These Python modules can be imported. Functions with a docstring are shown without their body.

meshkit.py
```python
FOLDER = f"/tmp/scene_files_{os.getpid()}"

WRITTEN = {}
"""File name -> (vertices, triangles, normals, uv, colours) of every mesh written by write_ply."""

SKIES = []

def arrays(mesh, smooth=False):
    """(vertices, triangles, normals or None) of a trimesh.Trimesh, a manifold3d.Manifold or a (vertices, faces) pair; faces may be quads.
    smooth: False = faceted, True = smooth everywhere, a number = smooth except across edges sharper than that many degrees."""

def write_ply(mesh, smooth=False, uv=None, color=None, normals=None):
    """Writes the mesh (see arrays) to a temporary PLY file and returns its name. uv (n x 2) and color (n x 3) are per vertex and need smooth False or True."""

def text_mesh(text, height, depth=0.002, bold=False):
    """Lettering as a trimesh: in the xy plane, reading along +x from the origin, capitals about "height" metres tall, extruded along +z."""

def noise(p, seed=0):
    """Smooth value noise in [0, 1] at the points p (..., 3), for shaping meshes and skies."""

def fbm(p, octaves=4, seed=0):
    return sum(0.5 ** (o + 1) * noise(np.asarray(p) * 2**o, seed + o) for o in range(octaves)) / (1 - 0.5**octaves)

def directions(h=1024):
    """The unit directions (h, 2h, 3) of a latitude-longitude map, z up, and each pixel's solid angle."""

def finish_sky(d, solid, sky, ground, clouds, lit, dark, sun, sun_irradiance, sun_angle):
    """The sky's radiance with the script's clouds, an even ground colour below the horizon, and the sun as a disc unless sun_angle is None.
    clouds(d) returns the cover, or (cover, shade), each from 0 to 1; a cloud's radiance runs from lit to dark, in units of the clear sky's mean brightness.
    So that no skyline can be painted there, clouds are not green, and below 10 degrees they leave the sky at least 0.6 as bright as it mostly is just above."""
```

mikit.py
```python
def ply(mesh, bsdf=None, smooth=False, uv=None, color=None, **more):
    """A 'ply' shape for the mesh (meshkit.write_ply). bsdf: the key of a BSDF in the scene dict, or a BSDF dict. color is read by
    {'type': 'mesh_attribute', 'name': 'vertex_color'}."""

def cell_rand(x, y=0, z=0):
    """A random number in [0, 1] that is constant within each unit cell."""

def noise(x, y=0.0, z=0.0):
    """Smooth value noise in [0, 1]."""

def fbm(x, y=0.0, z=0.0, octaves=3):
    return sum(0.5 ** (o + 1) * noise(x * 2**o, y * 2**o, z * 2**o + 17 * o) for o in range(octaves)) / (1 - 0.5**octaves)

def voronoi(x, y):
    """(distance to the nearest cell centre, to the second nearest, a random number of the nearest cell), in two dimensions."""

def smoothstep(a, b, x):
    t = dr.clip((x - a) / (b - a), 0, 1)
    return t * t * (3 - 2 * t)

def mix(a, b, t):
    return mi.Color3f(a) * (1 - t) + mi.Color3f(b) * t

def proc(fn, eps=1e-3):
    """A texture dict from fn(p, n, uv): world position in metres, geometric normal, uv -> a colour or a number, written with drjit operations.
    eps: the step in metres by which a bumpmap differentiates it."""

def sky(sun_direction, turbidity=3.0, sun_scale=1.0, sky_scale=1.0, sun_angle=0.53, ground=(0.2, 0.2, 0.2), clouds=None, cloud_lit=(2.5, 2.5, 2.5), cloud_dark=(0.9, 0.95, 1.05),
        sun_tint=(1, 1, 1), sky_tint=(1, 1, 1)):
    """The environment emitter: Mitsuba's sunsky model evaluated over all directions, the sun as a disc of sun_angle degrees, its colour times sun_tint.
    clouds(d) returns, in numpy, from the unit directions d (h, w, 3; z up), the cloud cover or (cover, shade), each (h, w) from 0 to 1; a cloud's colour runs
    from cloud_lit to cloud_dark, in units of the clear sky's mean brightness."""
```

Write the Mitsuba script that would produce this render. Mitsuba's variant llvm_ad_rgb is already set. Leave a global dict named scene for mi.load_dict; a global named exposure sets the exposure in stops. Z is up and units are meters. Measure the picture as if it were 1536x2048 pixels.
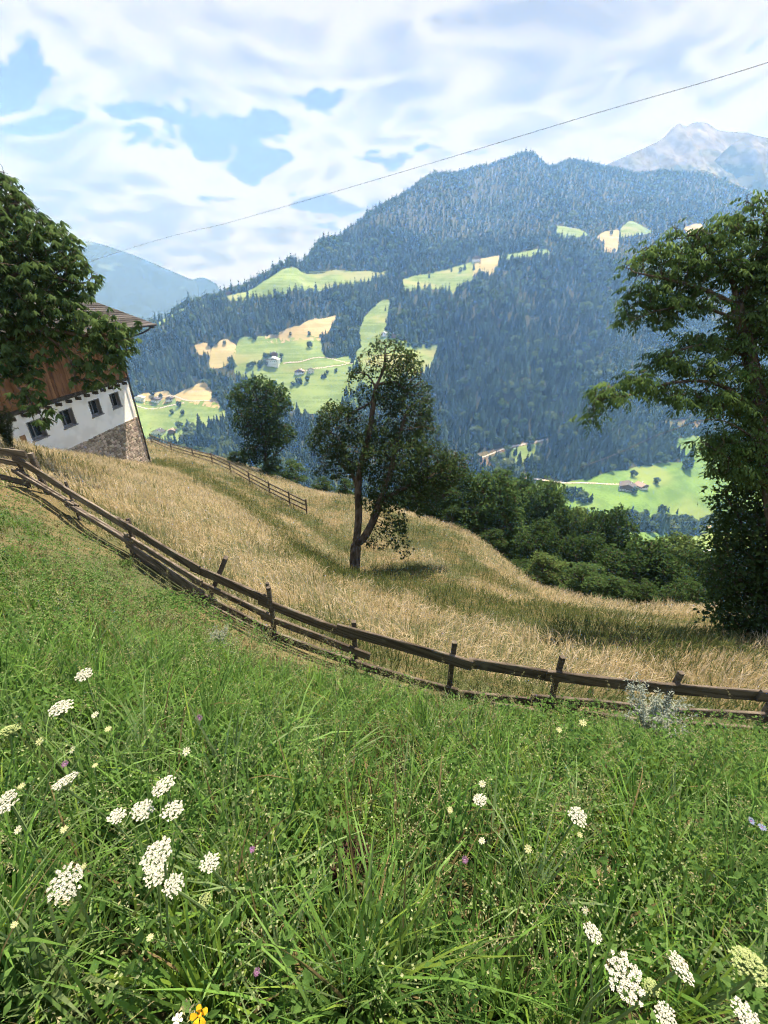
import math, numpy as np, trimesh, mitsuba as mi, mikit, meshkit
from scipy.interpolate import RBFInterpolator, RegularGridInterpolator
from scipy.spatial import Delaunay, cKDTree
from shapely.geometry import Polygon, LineString, Point
import shapely

T = mi.ScalarTransform4f
scene, labels = {}, {}

# ------------------------------------------------------------------ camera, sky, exposure
F = 830.0 / 1536.0                                   # focal length in picture widths
PITCH = math.radians(27.06)
CP, SP = math.cos(PITCH), math.sin(PITCH)
scene['camera'] = {'type': 'perspective', 'fov': math.degrees(2 * math.atan(0.5 / F)), 'fov_axis': 'x', 'near_clip': 0.05, 'far_clip': 40000.0,
                   'to_world': T().look_at(origin=[0, 0, 0], target=[0, CP, -SP], up=[0, 0, 1]), 'medium': {'type': 'ref', 'id': 'haze_air'}}
exposure = 3.1
SUN = (0.20, 0.47, 0.86)


def clouds(d):
    """Broken fair-weather cumulus: billowing cells on a flat layer, thinner in a few openings."""
    x, y, z = d[..., 0], d[..., 1], np.maximum(d[..., 2], 0.0)
    h = z + 0.28
    p = np.stack([x / h * 1.3, y / h * 1.9, z * 0], -1)
    warp = np.stack([meshkit.fbm(p * 1.5 + 31.7, 4, 5), meshkit.fbm(p * 1.5 + 11.2, 4, 6), x * 0 + 0.5], -1) - 0.5
    q = p + warp * 0.7
    n = meshkit.fbm(q * 1.5 + 7.3, 7, 11)
    bil = sum(0.5 ** (o + 1) * np.abs(2 * meshkit.noise(q * 3.6 * 2.1 ** o + 5.1 * o, 40 + o) - 1) for o in range(5))
    az = np.degrees(np.arctan2(x, y)); el = np.degrees(np.arcsin(np.clip(d[..., 2], -1, 1)))
    wob = (meshkit.fbm(q * 1.1 + 3.3, 3, 71) - 0.5)
    ragged = meshkit.fbm(q * 3.1 + 21.0, 6, 83) - 0.5
    az2, el2 = az + 9 * (meshkit.fbm(q * 2.0 + 2.0, 4, 97) - 0.5), el + 5 * (meshkit.fbm(q * 2.0 + 4.0, 4, 98) - 0.5)
    gap = np.zeros_like(az)
    for a, e, ra, re, k in ((-27.0, 14.3, 10, 3.6, 1.55), (-21.6, 16.1, 6, 2.5, 0.8), (-17.0, 13.0, 8, 3.8, 1.3), (-10.6, 16.9, 7, 2.4, 0.95), (-18.6, 9.8, 7, 2.0, 0.85), (-7.1, 9.8, 9, 2.4, 1.0), (2.8, 14.1, 4.5, 1.4, 0.8), (9.6, 19.1, 4.2, 1.5, 0.9), (-2.4, 22.8, 1.2, 3.0, 0.6), (-33.5, 11.8, 5, 1.2, 0.5), (-12, 7.6, 7, 1.3, .6)):
        gap = np.maximum(gap, k * np.exp(-((az2 - a) / ra) ** 2 - ((el2 - e) / re) ** 2))
    t = n * 1.15 + (0.5 - bil) * 0.78 - 0.075 - gap * 0.36 + wob * 0.30 + ragged * 0.75 * np.minimum(1, gap * 2.2) + 0.10 * np.clip((az - 12) / 14, 0, 1)
    t = t - 0.20 * np.clip((el - 25) / 18, 0, 1)
    cover = np.clip((t - 0.34) / 0.13, 0, 1)
    cover = cover * cover * (3 - 2 * cover)
    cover = np.maximum(cover, 0.12 + 0.45 * np.exp(-(el / 6.0) ** 2))
    fine = meshkit.fbm(q * 3.3 + 1.7, 6, 41)
    low = meshkit.fbm(q * 1.3 + 13.0, 3, 57)
    puff = sum(0.55 ** o * np.abs(2 * meshkit.noise(q * 5.2 * 2.0 ** o + 9.3 * o, 140 + o) - 1) for o in range(5)) / 2.1
    shade = np.clip((t - 0.62) * 1.6 + (puff - 0.42) * 2.1 + (fine - 0.5) * 1.2 + (low - 0.5) * 1.8 + 0.29, 0, 1) * np.clip((cover - 0.4) * 2, 0, 1)
    return cover, shade


scene['sky'] = mikit.sky(SUN, turbidity=3.0, clouds=clouds, cloud_lit=(3.75, 3.46, 3.4), cloud_dark=(1.75, 1.65, 1.75), sun_scale=1.2, sun_tint=(0.94, 1.0, 1.16), sky_tint=(0.19, 0.19, 0.38), ground=(0.10, 0.12, 0.06))
labels['sky'] = {'kind': 'structure'}


# ------------------------------------------------------------------ helpers
def sight(px, py, depth):
    """The point at that depth on the sight line through a picture position (1536 wide): used to survey the site."""
    u, v = (px - 768) / 830.0, (py - 1024) / 830.0
    return np.array([u * depth, (CP - v * SP) * depth, -(SP + v * CP) * depth])


def numbered(name):
    if name not in labels and name not in scene and not any(k.startswith(name + '__') for k in scene):
        return name
    k = 1
    while f'{name}_{k:03d}' in labels or f'{name}_{k:03d}' in scene:
        k += 1
    return f'{name}_{k:03d}'


count = {}


def fresh(name):
    n = count.get(name, 0)
    count[name] = n + 1
    return name if n == 0 else f'{name}_{n:03d}'


def thing(name, label, cat, group=None):
    key = fresh(name)
    labels[key] = {'label': label, 'category': cat}
    if group:
        labels[key]['group'] = group
    return key


def part(parent, name, shape, kind=None, label=None):
    key = fresh(parent + '__' + name)
    scene[key] = shape
    if kind or label:
        labels[key] = {k: v for k, v in (('kind', kind), ('label', label)) if v}
    return key


def struct(name, shape, kind='structure', label=None, cat=None):
    key = fresh(name)
    scene[key] = shape
    labels[key] = {'kind': kind}
    if label:
        labels[key]['label'] = label
    if cat:
        labels[key]['category'] = cat
    return key


def moved(shape, m):
    return {**shape, 'to_world': m}


def srgb(r, g, b):
    return [(c / 255 / 12.92) if c <= 10 else ((c / 255 + 0.055) / 1.055) ** 2.4 for c in (r, g, b)]


VC = {'type': 'mesh_attribute', 'name': 'vertex_color'}
noise, fbm, mix, smoothstep = mikit.noise, mikit.fbm, mikit.mix, mikit.smoothstep


def mat(key, d, two=True):
    scene[key] = {'type': 'twosided', 'bsdf': d} if two else d
    return key


def matte(key, c, rough=0.85):
    return mat(key, {'type': 'principled', 'base_color': c if isinstance(c, dict) else {'type': 'rgb', 'value': list(c)}, 'roughness': rough, 'specular': 0.3})


def leafy(key, trans=0.7, rough=0.5, spec=0.0, c=VC):
    d = {'type': 'principledthin', 'base_color': c, 'diff_trans': trans, 'roughness': rough, 'spec_trans': 0.0, 'eta': 1.35}
    scene[key] = d
    return key


def toned(mesh, key, tone, **more):
    """A mesh whose material reads one tone (its uv) between 0 and 1."""
    v = mesh[0]
    return mikit.ply(mesh, key, uv=np.full((len(v), 2), float(tone)), **more)


def join(ms):
    ms = [m for m in ms if m is not None]
    vs, fs, o = [], [], 0
    for v, f in ms:
        vs.append(v); fs.append(f + o); o += len(v)
    return np.vstack(vs), np.vstack(fs)


BOXV = np.array([[x, y, z] for x in (-.5, .5) for y in (-.5, .5) for z in (-.5, .5)], float)
BOXF = np.array([[0, 1, 3], [0, 3, 2], [4, 6, 7], [4, 7, 5], [0, 4, 5], [0, 5, 1], [2, 3, 7], [2, 7, 6], [0, 2, 6], [0, 6, 4], [1, 5, 7], [1, 7, 3]])


def box(x0, x1, y0, y1, z0, z1):
    return BOXV * [x1 - x0, y1 - y0, z1 - z0] + [(x0 + x1) / 2, (y0 + y1) / 2, (z0 + z1) / 2], BOXF.copy()


def beam(a, b, w, h, up=(0, 0, 1), rng=None, bend=0.0, segs=1, chamfer=0.18, jit=0.0):
    """A board or beam from a to b: h along up, w across, chamfered edges, a little bend."""
    a, b = np.array(a, float), np.array(b, float)
    t = (b - a) / np.linalg.norm(b - a)
    s = np.cross(t, up); s /= np.linalg.norm(s)
    u = np.cross(s, t)
    c = min(w, h) * chamfer
    pr = np.array([(-w / 2 + c, -h / 2), (w / 2 - c, -h / 2), (w / 2, -h / 2 + c), (w / 2, h / 2 - c), (w / 2 - c, h / 2), (-w / 2 + c, h / 2), (-w / 2, h / 2 - c), (-w / 2, -h / 2 + c)])
    rings = []
    for k in range(segs + 1):
        q = k / segs
        off = bend * math.sin(math.pi * q)
        sc = 1.0 if rng is None else 1 + rng.normal(0, jit, (8, 1))
        pp = pr * sc
        rings.append(a + (b - a) * q - u * off + pp[:, :1] * s + pp[:, 1:] * u)
    v = np.vstack(rings)
    f = []
    for k in range(segs):
        for i in range(8):
            j = (i + 1) % 8
            f += [[k * 8 + i, k * 8 + j, k * 8 + 8 + j], [k * 8 + i, k * 8 + 8 + j, k * 8 + 8 + i]]
    n = segs * 8
    for i in range(1, 7):
        f += [[0, i + 1, i], [n, n + i, n + i + 1]]
    return v, np.array(f)


def segs_mesh(a, b, ra, rb, sides=5):
    """Many tapered limbs at once: frustums from a to b."""
    a, b = np.asarray(a, float), np.asarray(b, float)
    t = b - a
    t /= np.linalg.norm(t, axis=1, keepdims=True) + 1e-12
    ref = np.where(np.abs(t[:, 2:]) < 0.9, [[0, 0, 1.0]], [[1.0, 0, 0]])
    e1 = np.cross(t, ref); e1 /= np.linalg.norm(e1, axis=1, keepdims=True)
    e2 = np.cross(t, e1)
    an = np.arange(sides) * 2 * math.pi / sides
    ring = np.cos(an)[None, :, None] * e1[:, None] + np.sin(an)[None, :, None] * e2[:, None]
    va = a[:, None] + ring * np.asarray(ra)[:, None, None]
    vb = b[:, None] + ring * np.asarray(rb)[:, None, None]
    v = np.concatenate([va, vb], 1).reshape(-1, 3)
    i = np.arange(sides); j = (i + 1) % sides
    f = np.vstack([np.stack([i, j, j + sides], 1), np.stack([i, j + sides, i + sides], 1)])
    return v, (f[None] + (np.arange(len(a)) * 2 * sides)[:, None, None]).reshape(-1, 3)


def tube_line(pts, rad, sides=6):
    """A smooth tube along a polyline with one radius per point."""
    p = np.asarray(pts, float)
    rad = np.broadcast_to(rad, (len(p),))
    t = np.gradient(p, axis=0); t /= np.linalg.norm(t, axis=1, keepdims=True)
    ref = np.array([0.31, 0.17, 0.93]); ref = ref if abs(t[0] @ ref) < 0.95 else np.array([1.0, 0, 0])
    e = np.cross(t[0], ref); e /= np.linalg.norm(e)
    an = np.arange(sides) * 2 * math.pi / sides
    vs = []
    for k in range(len(p)):
        e = e - t[k] * (e @ t[k]); e /= np.linalg.norm(e)
        e2 = np.cross(t[k], e)
        vs.append(p[k] + rad[k] * (np.cos(an)[:, None] * e + np.sin(an)[:, None] * e2))
    v = np.vstack(vs)
    i = np.arange(sides); j = (i + 1) % sides
    f = [np.stack([k * sides + i, k * sides + j, (k + 1) * sides + j], 1) for k in range(len(p) - 1)]
    f += [np.stack([k * sides + i, (k + 1) * sides + j, (k + 1) * sides + i], 1) for k in range(len(p) - 1)]
    cap = [[0, i2 + 1, i2] for i2 in range(1, sides - 1)] + [[len(v) - sides, len(v) - sides + i2, len(v) - sides + i2 + 1] for i2 in range(1, sides - 1)]
    return v, np.vstack(f + [np.array(cap)])


def smooth_path(pts, n):
    """Catmull-Rom through the points."""
    p = np.asarray(pts, float)
    p = np.vstack([2 * p[0] - p[1], p, 2 * p[-1] - p[-2]])
    out = []
    m = len(p) - 3
    for k in range(m):
        a, b, c, d = p[k:k + 4]
        for q in np.linspace(0, 1, n, endpoint=(k == m - 1)):
            out.append(0.5 * (2 * b + (c - a) * q + (2 * a - 5 * b + 4 * c - d) * q * q + (3 * b - a - 3 * c + d) * q ** 3))
    return np.array(out)


# ------------------------------------------------------------------ the lie of the land
FENCE = [(-150, 968, 8.4), (-45, 972, 8.2), (60, 978, 8.0), (160, 1040, 7.9), (277, 1112, 7.2), (415, 1207, 6.2), (548, 1272, 5.7), (712, 1335, 5.45), (895, 1390, 5.2), (1095, 1424, 5.0), (1305, 1452, 4.9), (1502, 1470, 4.9), (1720, 1490, 5.0)]
FPT = np.array([sight(*p) for p in FENCE])
near_px = FENCE[1:] + [
    (708, 1150, 18.0), (1500, 1335, 7.5), (1200, 1300, 8.4), (1000, 1250, 9.6), (1240, 1240, 14), (1430, 1222, 14.5), (1130, 1195, 17.5), (1070, 1184, 20), (1020, 1142, 22.5), (950, 1078, 26.5),
    (830, 1033, 30), (700, 998, 34), (550, 968, 40), (612, 1026, 28.5), (440, 935, 38), (300, 885, 47),
    (297, 930, 33.9), (150, 912, 25.5), (0, 898, 20.5), (400, 1000, 17), (250, 950, 17), (100, 930, 12.5), (550, 1080, 14.5), (560, 1160, 9.5), (800, 1220, 10.5), (850, 1130, 18.5)]
near_pts = [sight(*p) for p in near_px]
near_pts += [(0, 0, -1.62), (0.4, 0.5, -1.98), (-0.8, 0.6, -1.85), (-2.2, 1.6, -1.95), (-4.0, 3.2, -2.25), (-6, 4.5, -2.0), (-3, 0, -0.9), (-8, 2, -0.3), (3, 0.5, -2.4), (6, 0, -2.6), (0, -6, 2.2), (-12, -4, 4), (12, -4, -0.5), (2.0, 1.8, -3.0), (0, 2.0, -2.9), (4, 2, -3.45),
             (9, 2.6, -4.6), (14, 5, -7.0), (20, 4, -8.0), (-14, 10, -2.2), (-26, 20, -5.0), (-30, 32, -11.0), (-26, 45, -14.5), (-40, 48, -14),
             (4, 36, -21), (8, 30, -20.5), (12, 24, -20), (14, 18.5, -16.8), (20, 16, -15.5), (24, 24, -23), (18, 36, -31), (0, 48, -27), (-10, 50, -22.5), (-20, 60, -24), (-40, 60, -24)]
hill = [(0, 100, -66), (60, 100, -80), (-80, 100, -52), (-160, 90, -48), (120, 90, -82), (0, 200, -140), (120, 200, -160), (-150, 200, -118), (-300, 200, -128), (250, 200, -180), (0, 330, -205), (150, 330, -222), (-200, 330, -185), (-400, 330, -190), (300, 330, -240),
        (0, 430, -232), (180, 430, -250), (-200, 450, -208), (-120, -60, 40), (0, -60, 30), (120, -60, 12), (200, 0, -30), (-200, 0, 5), (600, 200, -240), (-700, 250, -190), (-1100, 100, -120), (1200, 300, -260), (0, -400, 200), (900, -300, 40), (-900, -400, 160), (500, 430, -262), (800, 500, -265), (1200, 620, -240), (1700, 900, -120)]
far_px = [(1400, 1080, 540), (1370, 1050, 556), (1450, 1000, 602), (1265, 970, 600), (1450, 900, 730), (1100, 957, 632), (1250, 937, 660), (960, 967, 612), (1350, 905, 700),
          (300, 820, 690), (420, 800, 700), (350, 860, 650), (450, 900, 612), (600, 830, 690), (640, 780, 740), (547, 722, 800), (650, 732, 790), (560, 680, 840), (620, 655, 870), (440, 700, 805), (760, 620, 925), (750, 690, 835), (840, 720, 805), (330, 700, 790), (280, 760, 725),
          (200, 680, 830), (100, 720, 780), (0, 760, 720), (-200, 780, 700), (315, 642, 880), (380, 612, 930), (455, 588, 980), (520, 560, 1030), (560, 540, 1065), (590, 528, 1090),
          (600, 541, 1088), (760, 542, 1105), (640, 566, 1050), (760, 590, 1000), (820, 562, 1040), (950, 527, 1090), (1090, 502, 1130), (1000, 700, 830), (930, 620, 935), (1000, 800, 725), (1000, 900, 652), (870, 720, 845), (860, 850, 690),
          (1150, 620, 965), (1250, 680, 985), (1200, 800, 765), (1310, 760, 870), (1350, 830, 780), (1200, 880, 695), (1120, 700, 850), (1420, 700, 1010), (1480, 600, 1260), (1130, 468, 1230), (1260, 457, 1310), (1220, 492, 1220), (1400, 457, 1400), (1100, 560, 1050), (1250, 570, 1120),
          (850, 450, 1350), (1000, 400, 1600), (700, 500, 1190), (1200, 400, 1620), (1400, 420, 1560), (640, 490, 1255), (700, 456, 1345), (740, 434, 1440), (770, 417, 1510), (800, 397, 1580), (825, 379, 1640), (850, 361, 1700), (890, 354, 1760), (960, 338, 1850), (1175, 331, 1990), (1430, 368, 2090), (1400, 400, 1700), (930, 348, 1800), (1000, 327, 1880), (1065, 309, 1930), (1130, 323, 1960), (1230, 338, 2010), (1320, 338, 2030), (1400, 355, 2080), (1480, 390, 2130), (1560, 420, 2180), (1700, 480, 2200), (950, 430, 1500), (1100, 360, 1780), (1300, 375, 1780)]
far_pts = [sight(*p) for p in far_px]
for p, k, dz in [((315, 642, 880), 1.25, 130), ((455, 588, 980), 1.25, 150), ((560, 540, 1065), 1.25, 140), ((640, 490, 1255), 1.2, 130), ((740, 434, 1450), 1.2, 130), ((850, 361, 1700), 1.2, 150), ((1000, 327, 1880), 1.2, 170), ((1130, 323, 1960), 1.2, 160), ((1320, 338, 2030), 1.2, 170), ((1480, 390, 2130), 1.2, 150)]:
    q = sight(*p); far_pts.append([q[0] * k, q[1] * k, q[2] - dz])
far_pts += [(-900, 1300, -160), (-500, 1600, -150), (-100, 2000, 60), (600, 2900, 250), (1800, 3000, 250), (-1500, 900, -200), (-1600, 2000, -300), (2600, 2600, 300), (2500, 1500, 150)]
CTRL = np.array(near_pts + [list(p) for p in hill] + [list(p) for p in far_pts], float)


def squash(xy):
    """Stretches the near ground so that one spline serves both the meadow and the mountain."""
    r = np.hypot(xy[:, 0], xy[:, 1])
    return xy * (np.log1p(r / 25.0) / np.maximum(r / 25.0, 1e-9))[:, None]


_rbf = RBFInterpolator(squash(CTRL[:, :2]), CTRL[:, 2] / (12.0 + np.hypot(CTRL[:, 0], CTRL[:, 1])), kernel='thin_plate_spline', smoothing=2e-5)


def raw_height(xy):
    r = np.hypot(xy[:, 0], xy[:, 1])
    z = np.concatenate([_rbf(squash(c)) for c in np.array_split(xy, max(1, len(xy) // 20000))]) * (12.0 + r)
    p3 = np.column_stack([xy, np.zeros(len(xy))])
    z += (meshkit.fbm(p3 / 1.7, 3, 3) - 0.5) * 0.22 * np.clip(1.2 - r / 60, 0.25, 1)
    z += (meshkit.fbm(p3 / 130.0, 4, 9) - 0.5) * (34 * np.clip((r - 640) / 200, 0, 1) * np.clip((1400 - r) / 300, 0, 1) + 4 * np.clip((r - 1100) / 300, 0, 1)) + (meshkit.fbm(p3 / 55.0, 3, 19) - 0.5) * 7 * np.clip((r - 450) / 500, 0, 1)
    return z


def axis(fine, growth, most, end, start_step):
    out, s, x = [], start_step, fine
    while x < end:
        s = min(s * growth, most); x += s; out.append(x)
    return out


_pos = axis(12, 1.045, 22, 2700, 0.4)
GX = np.array([-v for v in reversed(axis(12, 1.045, 22, 2000, 0.4))] + list(np.arange(-12, 12.01, 0.4)) + _pos)
GY = np.array([-v for v in reversed(axis(4, 1.12, 80, 500, 0.4))] + list(np.arange(-4, 24.01, 0.4)) + axis(24, 1.045, 22, 3000, 0.4))
_gx, _gy = np.meshgrid(GX, GY, indexing='ij')
GZ = raw_height(np.column_stack([_gx.ravel(), _gy.ravel()])).reshape(_gx.shape)
_interp = RegularGridInterpolator((GX, GY), GZ, bounds_error=False, fill_value=None)


def H(x, y):
    x, y = np.broadcast_arrays(np.asarray(x, float), np.asarray(y, float))
    return _interp(np.column_stack([x.ravel(), y.ravel()])).reshape(x.shape)


def survey(px, py, near=2.0, far=3000.0):
    """Where the sight line through a picture position meets the ground."""
    d = sight(px, py, 1.0)
    t = np.geomspace(near, far, 900)
    below = sight(px, py, 1.0)[2] * t < H(d[0] * t, d[1] * t)
    if not below.any():
        return survey(px, py + 3, near, far)          # just over a skyline: step down onto it
    k = int(np.argmax(below))
    lo, hi = (t[k - 1] if k else near), t[k]
    for _ in range(25):
        m = (lo + hi) / 2
        lo, hi = (lo, m) if d[2] * m < H(d[0] * m, d[1] * m) else (m, hi)
    return d * hi


def on_ground(pts, near=40.0):
    return np.array([q for q in (survey(a, b, near) for a, b in pts) if q is not None])


def project(p):
    p = np.atleast_2d(p)
    z = p[:, 1] * CP - p[:, 2] * SP
    y = -p[:, 1] * SP - p[:, 2] * CP
    return np.column_stack([768 + 830 * p[:, 0] / z, 1024 + 830 * y / z, z])


def ground_colour(p, n, uv):
    a = fbm(p.x * 0.9, p.y * 0.9, 0.0, 4)
    b = noise(p.x * 7, p.y * 7, p.z * 7)
    far = smoothstep(60.0, 90.0, p.y)
    c = mix((0.036, 0.046, 0.017), (0.095, 0.078, 0.038), smoothstep(0.35, 0.7, a * 0.7 + b * 0.3))
    return mix(c, mix((0.016, 0.026, 0.012), (0.040, 0.046, 0.022), fbm(p.x * 0.03, p.y * 0.03, 0.0, 3)), far)


matte('earth', mikit.proc(ground_colour), 0.95)
ni, nj = _gx.shape
_i, _j = np.meshgrid(np.arange(ni - 1), np.arange(nj - 1), indexing='ij')
_a = (_i * nj + _j).ravel()
ground_mesh = np.column_stack([_gx.ravel(), _gy.ravel(), GZ.ravel()]), np.vstack([np.stack([_a, _a + nj, _a + nj + 1], 1), np.stack([_a, _a + nj + 1, _a + 1], 1)])
struct('ground', mikit.ply(ground_mesh, 'earth', smooth=True))


# far mountains behind the valley
def mountain(name, crest, width, drop, m, seed, rough, res=150, rows=60, rib=0.0):
    """A range along a crest line: its slope towards the valley, cut by ribs and gullies."""
    c = smooth_path(crest, 24)
    s = np.linspace(0, 1, res)
    L = np.concatenate([[0], np.cumsum(np.linalg.norm(np.diff(c, axis=0), axis=1))]); L /= L[-1]
    cc = np.array([np.interp(s, L, c[:, k]) for k in range(3)]).T
    q = np.concatenate([np.linspace(-.25, 0, 8)[:-1], np.linspace(0, 1, rows - 7) ** 1.35])
    P = np.repeat(cc[:, None, :], rows, 1)
    P[..., 1] -= (q * width)[None]
    fall = np.abs(q)[None, :] ** 0.92
    X, Y = P[..., 0], P[..., 1]
    grow_ = np.minimum(1, 0.12 + fall * 5)
    rid = 0
    for o in range(5):
        nn = meshkit.noise(np.stack([X / 330 * 2 ** o + seed * 3.1, Y / 620 * 2 ** o, X * 0], -1), seed + o)
        rid = rid + (1 - np.abs(2 * nn - 1)) * 0.52 ** o
    P[..., 2] += -drop * fall + (rid - 1.1) * rough * grow_
    nn = meshkit.fbm(np.stack([X / 60, Y / 160, X * 0], -1), 4, seed + 9) - 0.5
    P[..., 2] += nn * rib * np.minimum(1, 0.35 + fall * 6)
    i, j = np.meshgrid(np.arange(res - 1), np.arange(rows - 1), indexing='ij')
    a = (i * rows + j).ravel()
    f = np.vstack([np.stack([a, a + rows + 1, a + rows], 1), np.stack([a, a + 1, a + rows + 1], 1)])
    return struct(name, mikit.ply((P.reshape(-1, 3), f), m, smooth=True))


def rock_colour(p, n, uv):
    a = fbm(p.x * 0.006, p.y * 0.004, p.z * 0.012, 5)
    b = fbm(p.x * 0.030, p.y * 0.012, p.z * 0.015 + 5.0, 4)
    low = mix((0.05, 0.065, 0.035), (0.16, 0.16, 0.10), smoothstep(0.4, 0.6, b))
    rock = mix((0.10, 0.092, 0.088), (0.23, 0.21, 0.195), smoothstep(0.25, 0.75, b))
    return mix(low, rock, smoothstep(0.36, 0.52, a * 0.55 + 0.45 * smoothstep(480.0, 1000.0, p.z)))


def wooded_colour(p, n, uv):
    a = fbm(p.x * 0.004, p.y * 0.004, p.z * 0.006, 5)
    return mix((0.022, 0.036, 0.020), (0.085, 0.115, 0.055), smoothstep(0.62, 0.72, a))


matte('alpine_rock', mikit.proc(rock_colour), 0.95)
matte('wooded_flank', mikit.proc(wooded_colour), 0.95)
mountain('mountain', [sight(-500, 380, 2500), sight(-150, 430, 2550), sight(60, 470, 2600), sight(140, 486, 2650), sight(172, 482, 2700), sight(260, 508, 2750), sight(330, 537, 2850), sight(400, 566, 2950), sight(455, 588, 3050), sight(520, 604, 3150)], 1100, 480, 'wooded_flank', 3, 40)
mountain('mountain', [sight(330, 590, 2950), sight(395, 556, 2950), sight(430, 566, 2950), sight(470, 590, 2950), sight(700, 610, 3000)], 600, 400, 'wooded_flank', 8, 30)
mountain('mountain', [sight(1050, 400, 2588), sight(1150, 360, 2546), sight(1215, 330, 2521), sight(1270, 305, 2505), sight(1320, 282, 2505), sight(1345, 258, 2505), sight(1358, 249, 2505), sight(1370, 255, 2505), sight(1388, 247, 2505), sight(1415, 248, 2505), sight(1440, 262, 2513), sight(1490, 266, 2530), sight(1560, 280, 2588), sight(1750, 290, 2630), sight(2000, 380, 2588)], 1200, 900, 'alpine_rock', 5, 60, 300, 90, 16)
mountain('mountain', [sight(1405, 352, 2349), sight(1432, 318, 2305), sight(1465, 290, 2279), sight(1500, 272, 2262), sight(1540, 276, 2244), sight(1620, 250, 2227), sight(1800, 240, 2218), sight(2100, 300, 2262)], 1000, 850, 'alpine_rock', 17, 70, 180, 90, 20)

scene['haze_air'] = {'type': 'homogeneous', 'albedo': {'type': 'rgb', 'value': [0.88, 0.94, 0.99]}, 'sigma_t': {'type': 'rgb', 'value': [0.000066, 0.000138, 0.00028]}}

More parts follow.
